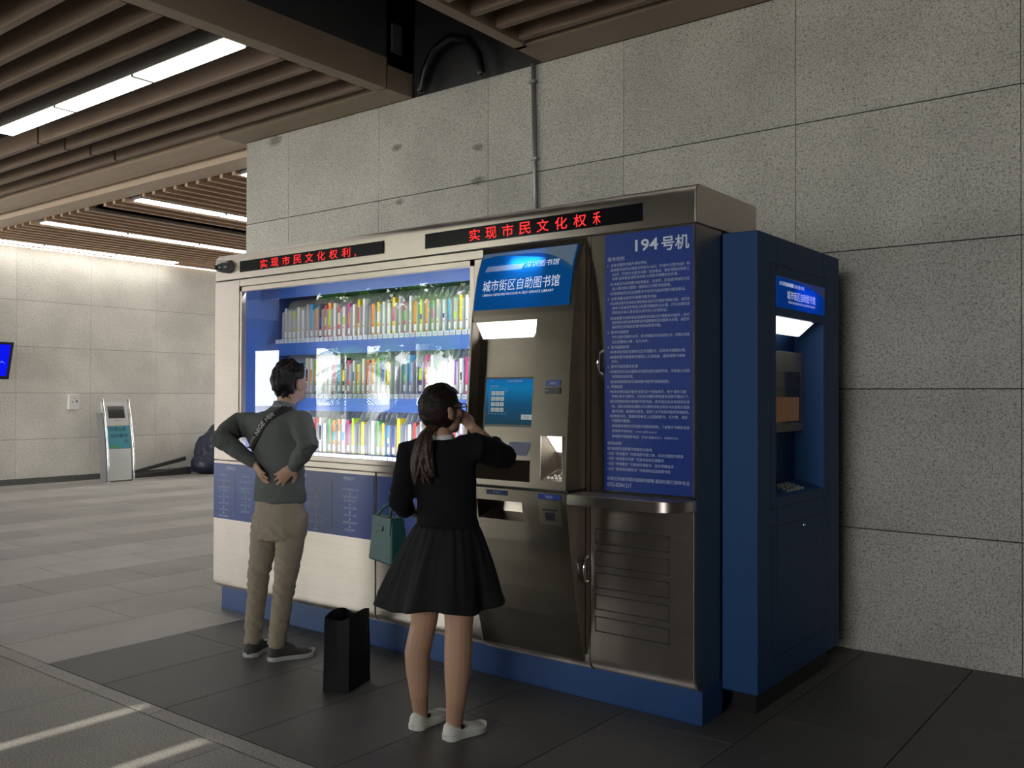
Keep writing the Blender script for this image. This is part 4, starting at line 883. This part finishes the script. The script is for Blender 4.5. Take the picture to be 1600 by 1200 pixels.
PULL = mat('pullover_knit', (.105, .112, .106), .95, spec=.2, bump=.3, bscale=260, var=.15)
s = MB()
SW = [(m_(443, 634), .072, .062), (m_(441, 640), .092, .072), (m_(434, 645), .140, .086), (m_(427, 651), .186, .100), (m_(424, 660), .208, .108), (m_(426, 680), .190, .113), (m_(433, 702), .168, .112), (m_(438, 730), .156, .106), (m_(437, 755), .158, .110), (m_(437, 775), .166, .118), (m_(437, 784), .163, .116)]
oval(s, SW, fB, rB)
s.tube([m_(396, 664, .06), JACK['lsh'], JACK['lel'].lerp(JACK['lsh'], .5), JACK['lel'], JACK['lel'].lerp(JACK['lwr'], .5), JACK['lwr'].lerp(JACK['lel'], .08)], [.078, .076, .068, .060, .050, .038], 16)
s.tube([m_(452, 662, -.06), JACK['rsh'], JACK['rel'].lerp(JACK['rsh'], .5), JACK['rel'], JACK['rel'].lerp(JACK['rwr'], .5), JACK['rwr'].lerp(JACK['rel'], .08)], [.075, .073, .067, .060, .052, .040], 16)
cuffs = [JACK['lwr'], JACK['rwr']]
def knit(p, n):
    d = min((p-q).length for q in (JACK['lel'], JACK['rel'])); k = .35+1.1*math.exp(-(d/.10)**2)+(.5 if p.z < 1.05 else 0)
    return k*(.010*noise.noise(V((p.x*11, p.y*11, p.z*17)))+.004*noise.noise(p*40)) - (.006 if .955 < p.z < .962 and abs((p-m_(437, 780)).dot(LAT)) < .2 else 0)
pull = s.skin('pullover', PULL, man, .007, 3, knit)
tr = MB()
oval(tr, [(m_(437, 776), .150, .104), (m_(437, 792), .158, .110), (m_(437, 812), .168, .120), (m_(437, 828), .168, .118), (m_(437, 842), .15, .10)], fB, rB)
tr.tube([hipR, hipR.lerp(kneeR, .5), kneeR, kneeR.lerp(ankR, .4), V((ankR.x, ankR.y, .10))], [.090, .080, .066, .059, .052], 18)
tr.tube([hipL, hipL.lerp(kneeL, .5), kneeL, kneeL.lerp(ankL, .4), V((ankL.x, ankL.y, .10))], [.088, .076, .062, .055, .050], 18)
def folds(p, n):
    k = .25+1.0*math.exp(-((p.z-.45)/.14)**2)+.9*math.exp(-((p.z-.14)/.10)**2)+.8*math.exp(-((p.z-.74)/.08)**2)
    a = noise.noise(V((p.x*7+p.z*3, p.y*7, p.z*19+p.dot(LAT)*14))); c_ = noise.noise(V((p.x*16, p.y*16+4, p.z*30-p.dot(LAT)*18))); return k*(.013*(1-abs(a)*2.4)*.6+.008*(1-abs(c_)*2)*.5)*.8-.004*k
KHAKI = mat('khaki_cotton', (.27, .225, .165), .9, bump=.2, bscale=300, var=.12)
trs = tr.skin('trousers', KHAKI, man, .007, 3, folds)
def drape(obj, mt, par, pts, wid, name, lift=.004, text=None, tm=None):
    """a ribbon laid on obj along the points (raycast along the view), optional lettering woven on it"""
    me = obj.data; off = woff(obj); bv = BVHTree.FromPolygons([v.co+off for v in me.vertices], [tuple(p.vertices) for p in me.polygons])
    def hit(p):
        q = bv.ray_cast(p-AWY*.8, AWY); 
        return (q[0]+q[1]*lift, q[1]) if q[0] is not None else (p, -AWY)
    cum = [0]
    for a_, c_ in zip(pts, pts[1:]): cum.append(cum[-1]+(c_-a_).length)
    def path(s_):
        s_ = max(0, min(cum[-1], s_))
        for i in range(len(pts)-1):
            if s_ <= cum[i+1]: return pts[i].lerp(pts[i+1], (s_-cum[i])/(cum[i+1]-cum[i])), (pts[i+1]-pts[i]).normalized()
        return pts[-1], (pts[-1]-pts[-2]).normalized()
    def fn(a_, c_, e=0.):
        p, t = path(a_); sd = AWY.cross(t).normalized()*-1
        if sd.z < 0: sd = -sd
        h_, n_ = hit(p+sd*c_); return h_+n_*e
    mb = MB(); n = 40; rows_ = []
    for i in range(n+1):
        s_ = cum[-1]*i/n; rows_.append([fn(s_, -wid/2), fn(s_, -wid/4), fn(s_, 0), fn(s_, wid/4), fn(s_, wid/2)])
    vs = [p for r_ in rows_ for p in r_]; mb.add(vs, [(i*5+j, (i+1)*5+j, (i+1)*5+j+1, i*5+j+1) for i in range(n) for j in range(4)])
    o = mb.build(name, mt, par, smooth=True, solid=.003)
    if text:
        tb_ = MB()
        for tx, a0, wd, ht, c0 in text: put_text(tb_, tx, lambda a_, c_: fn(a0+a_, c0+c_, .0035), width=wd, height=ht, bold=.01)
        tb_.build('lettering', tm, o, fix=False)
    return o
sp_ = [m_(u, v) for u, v in ((394, 702), (399, 694), (408, 680), (418, 664), (428, 653), (440, 645), (452, 639), (458, 635))]
drape(pull, mat('strap_black', (.012, .012, .012), .7), man, sp_, .044, 'bag_strap', .004, [('ROPHIL', .02, .075, .020, .0), ('NIGE', .105, .085, .028, -.010), ('HER', .205, .055, .026, -.010)], mat('strap_letters', (.45, .45, .42), .7))
cl = MB(); oval(cl, [(m_(443, 640), .078, .068), (m_(445, 633), .073, .066), (m_(447, 626), .069, .064)], fB, rB)
def check_mat():
    m, nt, b_ = nt_new('checked_shirt'); tc = N(nt, 'ShaderNodeTexCoord'); ck = N(nt, 'ShaderNodeTexChecker', i1=rgb((.05, .055, .07)), i2=rgb((.22, .23, .24)), i3=90.); nt.links.new(tc.outputs['Object'], ck.inputs[0]); nt.links.new(ck.outputs[0], b_.inputs['Base Color']); return m
cl.build('shirt_collar', check_mat(), man, smooth=True)
SH = mat('shoe_dark', (.035, .032, .030), .7, bump=.2, bscale=200); SO = mat('shoe_sole_white', (.38, .38, .35), .7)
shoe('shoe', man, HFOOT[0], FD[0], .285, .115, SH, SO, .10, None, mat('lace_dark', (.05, .05, .05), .8)); shoe('shoe', man, HFOOT[1], FD[1], .285, .115, SH, SO, .10, None, MATS['lace_dark'])
# ---- the woman: black cardigan and skirt, hand at her cheek
DG = 4.11
def g_(u, v, t=0.): return at(u, v, DG+t)
fW, rW = heading(26); fG, rG = heading(55)
hg = g_(692, 642, .0); uG = (Z3-fG*.06).normalized(); fGh = (fG-uG*fG.dot(uG)).normalized(); rGh = fGh.cross(uG)
L = dict(lsh=g_(641, 702, .06), rsh=g_(742, 699, -.06), lel=g_(626, 788, -.01), rel=g_(789, 713, .13), lwr=g_(640, 800, .25), rwr=g_(738, 668, .06))
wh = dict(hl=g_(670, 870, .04), hr=g_(720, 872, -.04), kl=g_(662, 975, .05), kr=g_(717, 975, -.05))
GF = ((2.971, -.821), (2.773, -.82)); GD = ((.15, .99), (-.10, .99))
al = V((GF[1][0]-.004, GF[1][1]+.055, .075)); ar = V((GF[0][0]+.008, GF[0][1]+.055, .075))
b = MB(); PG = head(b, hg, fGh, rGh, uG, .94)
b.tube([hg-uG*.05-fGh*.025, g_(690, 680, .0), g_(691, 692, .0)], [.048, .046, .055], 14)
oval(b, [(g_(691, 690), .06, .05), (g_(691, 698), .13, .066), (g_(692, 712), .14, .08), (g_(694, 745), .12, .085), (g_(698, 800), .105, .08), (g_(699, 845), .125, .095), (g_(697, 880), .13, .1)], fW, rW)
b.tube([L['lsh'], L['lel'], L['lwr']], [.042, .035, .024], 12); b.tube([L['rsh'], L['rel'], L['rwr']], [.042, .036, .024], 14)
b.tube([wh['hl'], wh['kl'].lerp(wh['hl'], .3), wh['kl'], g_(652, 1020, .065), g_(653, 1050, .07), g_(655, 1085, .07), al], [.08, .070, .060, .059, .055, .042, .036], 16)
b.tube([wh['hr'], wh['kr'].lerp(wh['hr'], .3), wh['kr'], g_(716, 1022, -.052), g_(715, 1055, -.056), g_(713, 1092, -.058), ar], [.08, .072, .063, .063, .059, .046, .039], 16)
for an, dd in ((ar, GD[0]), (al, GD[1])): dv_ = V((dd[0], dd[1], 0)).normalized(); b.tube([V((an.x, an.y, .038)), V((an.x, an.y, .030))+dv_*.085], [.024, .014], 10, flat=.6)
hand(b, L['rwr'], g_(722, 650, .07)-L['rwr'], -LAT*.8+AWY*.15, AWY*.4+Z3*.2+LAT*.3, .92, (.45, .7, .6), .05, .6)
hand(b, L['lwr'], g_(662, 806, .30)-L['lwr'], -Z3+LAT*.3, LAT, .92, (.5, .7, .6), .05)
wom = b.skin('person', SKIND, None, .005, 3, origin=(2.87, -.8, 0))
tag(wom, 'woman in black cardigan and flared skirt with ponytail, hand at her cheek, facing the screen', 'person')
eyes(wom, PG, fGh, rGh, uG, .94)
HAIRB = mat('dark_brown_hair', (.012, .008, .0065), .5, bump=.3, bscale=120, spec=.2)
def w_hair(x, y, z):
    k = 1-smooth01(.45, .70, y) if z < .55 else 1-.5*smooth01(.7, .9, y)
    if z < .1: k = min(k, 1-smooth01(.18, .40, y))
    return min(k, smooth01(-.99, -.86, z-.30*max(0, y)))
hair_cap('hair', HAIRB, wom, hg+uG*.018-fGh*.012, fGh, rGh, uG, (.086, .106, .108), w_hair, .002, freq=(20, 20, 60))
pt_ = MB(); tie = g_(667, 677, -.075)
R_ = random.Random(5)
for kq in range(15):
    o1 = R_.uniform(-.020, .020); o2 = R_.uniform(-.012, .012); e1 = R_.uniform(-.040, .045); Lk = R_.uniform(.75, 1.0)
    P0 = g_(676, 668, -.06)+LAT*o1*.5; P1 = tie+LAT*o1*.6+AWY*o2; P2 = g_(662, 700, -.11)+LAT*o1*1.5+AWY*o2; P3 = g_(659, 728, -.125)+LAT*(o1*1.6+e1*.4)+AWY*o2; P4 = g_(661, 700+58*Lk, -.12)+LAT*(e1+o1)+AWY*o2
    pts = []
    for i in range(13):
        q = i/12*4; j = min(3, int(q)); tt = q-j; A4 = [P0, P0, P1, P2, P3, P4, P4]; a_, b_, c_, d_ = A4[j], A4[j+1], A4[j+2], A4[j+3] if j+3 < 7 else P4
        pts.append(.5*((2*b_)+(c_-a_)*tt+(2*a_-5*b_+4*c_-d_)*tt**2+(3*b_-a_-3*c_+d_)*tt**3))
    pt_.tube(pts, [.017]*2+[.014, .016, .017, .017, .016, .015, .014, .012, .010, .007, .003], 8)
PONY = mat('ponytail_hair', (.040, .022, .014), .38, bump=.5, bscale=120)
pony = pt_.build('ponytail', PONY, wom, smooth=True)
rng = MB(); ts = []
for i in range(17): a = 2*math.pi*i/16; ts.append(tie+LAT*.026*math.cos(a)+AWY*.022*math.sin(a)+Z3*.006*math.sin(a))
rng.tube(ts, .006, 6).build('hair_tie', BLACKPL, pony, smooth=True)
CARD = mat('black_cardigan', (.005, .005, .0065), .95, spec=.2, bump=.2, bscale=240)
c = MB()
oval(c, [(g_(691, 686), .066, .055), (g_(691, 691), .10, .064), (g_(691, 699), .150, .080), (g_(692, 712), .166, .094), (g_(694, 740), .155, .10), (g_(697, 775), .146, .10), (g_(699, 805), .143, .102), (g_(700, 822), .152, .112), (g_(700, 832), .156, .118)], fW, rW)
c.tube([g_(655, 703, .04), L['lsh'], L['lsh'].lerp(L['lel'], .5), L['lel'], L['lel'].lerp(L['lwr'], .45)], [.058, .058, .056, .054, .050], 16)
c.tube([g_(722, 702, -.04), L['rsh'], L['rsh'].lerp(L['rel'], .5), L['rel'], L['rel'].lerp(L['rwr'], .34)], [.062, .066, .066, .061, .053], 16)
def soft(p, n): return .007*noise.noise(V((p.x*9, p.y*9, p.z*14)))+.003*noise.noise(p*32)
c.skin('cardigan', CARD, wom, .007, 3, soft)
co_ = MB(); oval(co_, [(g_(691, 690), .062, .052), (g_(691, 682), .056, .050), (g_(692, 679), .053, .048)], fW, rW); co_.build('blouse_collar', mat('blouse_white', (.55, .53, .52), .8), wom, smooth=True)
sk_ = MB(); rows_ = []; NA = 96
wc, hcn = g_(699, 818), g_(689, 943)
for j in range(25):
    q = j/24; ce_ = wc.lerp(hcn, q); ra = .142+(.285-.142)*(q**.80); rb_ = .108+(.225-.108)*(q**.80); row = []
    for i in range(NA):
        a = 2*math.pi*i/NA; fo = (.016*math.sin(7*a+.6)+.009*math.sin(12*a+2)+.014*math.sin(4*a))*q**1.1+.006*math.sin(31*a)*(1-q)*q*3+.004*math.sin(23*a)*(1-q)
        row.append(ce_+rW*(ra+fo)*math.cos(a)+fW*(rb_+fo)*math.sin(a)+Z3*(.012*math.sin(4*a+.6)*q+(.012*math.cos(a) if q > .9 else 0)))
    rows_.append(row)
for sgn_ in (1,): sk_.loft(rows_, cap=False)
SKT = mat('black_skirt', (.006, .006, .0075), .8, bump=.1, bscale=150, spec=.25)
sk_.build('skirt', SKT, wom, smooth=True, solid=.004)
gl_ = MB()
for sg_ in (-1, 1):
    cc = PG(.033*sg_, .100, .010); gl_.tube([cc+rGh*.024*math.cos(a)+uG*.019*math.sin(a) for a in [2*math.pi*i/18 for i in range(19)]], .0026, 6)
    gl_.tube([PG(.057*sg_, .098, .014), PG(.078*sg_, .05, .014), PG(.081*sg_, -.005, .010)], .0026, 6)
gl_.tube([PG(-.010, .103, .012), PG(.010, .103, .012)], .0024, 6)
gl_.build('glasses', mat('black_frame', (.008, .008, .008), .25), wom, smooth=True)
WSH = mat('white_canvas', (.62, .61, .56), .8, bump=.2, bscale=250); WSO = mat('white_rubber', (.55, .55, .50), .6)
for hp_, dd in ((GF[0], GD[0]), (GF[1], GD[1])):
    so = shoe('shoe', wom, hp_, dd, .235, .098, WSH, WSO, .078)
    d_ = V((dd[0], dd[1], 0)).normalized(); sd_ = V((d_.y, -d_.x, 0)); o_ = V((hp_[0], hp_[1], 0))+d_*.07+sd_*.0405
    mb = MB(); mb.hexa([o_+d_*a+sd_*b_+Z3*z for z in (.048, .066) for a, b_ in ((-.009, -.004), (.009, -.004), (.009, .002), (-.009, .002))]); mb.build('shoe_tag', BLACKPL, so)
# ---- teal handbag on her arm and black bag on the floor
hb_ = thing('handbag', 'teal handbag hanging from the woman\'s left arm', 'bag', tuple(g_(606, 880, .14)))
TEAL = mat('teal_leather', (.010, .068, .062), .55, bump=.1, bscale=60)
bc = g_(607, 843, .24); dW = (rW*.85-fW*.5).normalized(); tW = V((-dW.y, dW.x, 0))
def bagp(a, t, z): return bc+dW*a+tW*t+Z3*z
m2 = MB(); m2.hexa([bagp(-.125, -.05, -.105), bagp(.125, -.05, -.105), bagp(.125, .05, -.105), bagp(-.125, .05, -.105), bagp(-.10, -.035, .11), bagp(.10, -.035, .11), bagp(.10, .035, .11), bagp(-.10, .035, .11)]); m2.build('bag_body', TEAL, hb_, bevel=.012, seg=3)
m2 = MB(); m2.hexa([bagp(-.10, -.043, .03), bagp(.10, -.043, .03), bagp(.10, -.038, .03), bagp(-.10, -.038, .03), bagp(-.10, -.038, .112), bagp(.10, -.038, .112), bagp(.10, .0, .114), bagp(-.10, .0, .114)]); m2.build('bag_flap', TEAL, hb_, bevel=.004)
m2 = MB(); m2.hexa([bagp(-.03, -.050, .045), bagp(.03, -.050, .045), bagp(.03, -.042, .045), bagp(-.03, -.042, .045), bagp(-.03, -.046, .07), bagp(.03, -.046, .07), bagp(.03, -.038, .07), bagp(-.03, -.038, .07)]); m2.build('bag_buckle', TEAL, hb_, bevel=.003)
arm = L['lel'].lerp(L['lwr'], .35)
for t in (-.03, .03): MB().tube([bagp(-.07, t, .105), bagp(-.055, t, .15).lerp(arm, .25), arm+Z3*.058, bagp(.055, t, .15).lerp(arm, .25), bagp(.07, t, .105)], .007, 8).build('bag_handle', TEAL, hb_, smooth=True)
A_, B_, C_ = V((2.036, -.72, 0)), V((2.147, -.645, 0)), V((2.069, -.424, 0)); D_ = A_+C_-B_
pbag = thing('shopping_bag', 'black open shopping bag standing on the floor between the man and the woman', 'bag', tuple((A_+C_)/2))
PB = mat('black_bag', (.006, .006, .008), .7, spec=.25, bump=.15, bscale=30); PBI = mat('bag_inside', (.004, .004, .005), .8)
bm_ = MB(); N1 = 10; corners = [A_, B_, C_, D_]; ringsb = []; cen = (A_+C_)/2
for j in range(9):
    q = j/8; rg_ = []
    for e in range(4):
        p0, p1 = corners[e], corners[(e+1) % 4]
        for i in range(N1):
            w_ = i/N1; p = p0.lerp(p1, w_); bulge = math.sin(math.pi*w_)
            inw = (cen-p); p = p+inw*(.05*q)+inw.normalized()*bulge*(.022*q if e % 2 == 0 else -.012*q*(1 if e == 1 else .4))
            z = .385*q+(.018*q**6*bulge if e % 2 else -.022*q**6*bulge)
            rg_.append(p+Z3*z+V((.003*noise.noise(p*30+Z3*q*4), .003*noise.noise(p*25+Z3*q*5), 0)))
    ringsb.append(rg_)
bm_.loft(ringsb, cap=False); bm_.build('bag_wall', PB, pbag, solid=.002)
MB().prism([A_, B_, C_, D_], (0, 0, .003)).build('bag_bottom', PB, pbag)
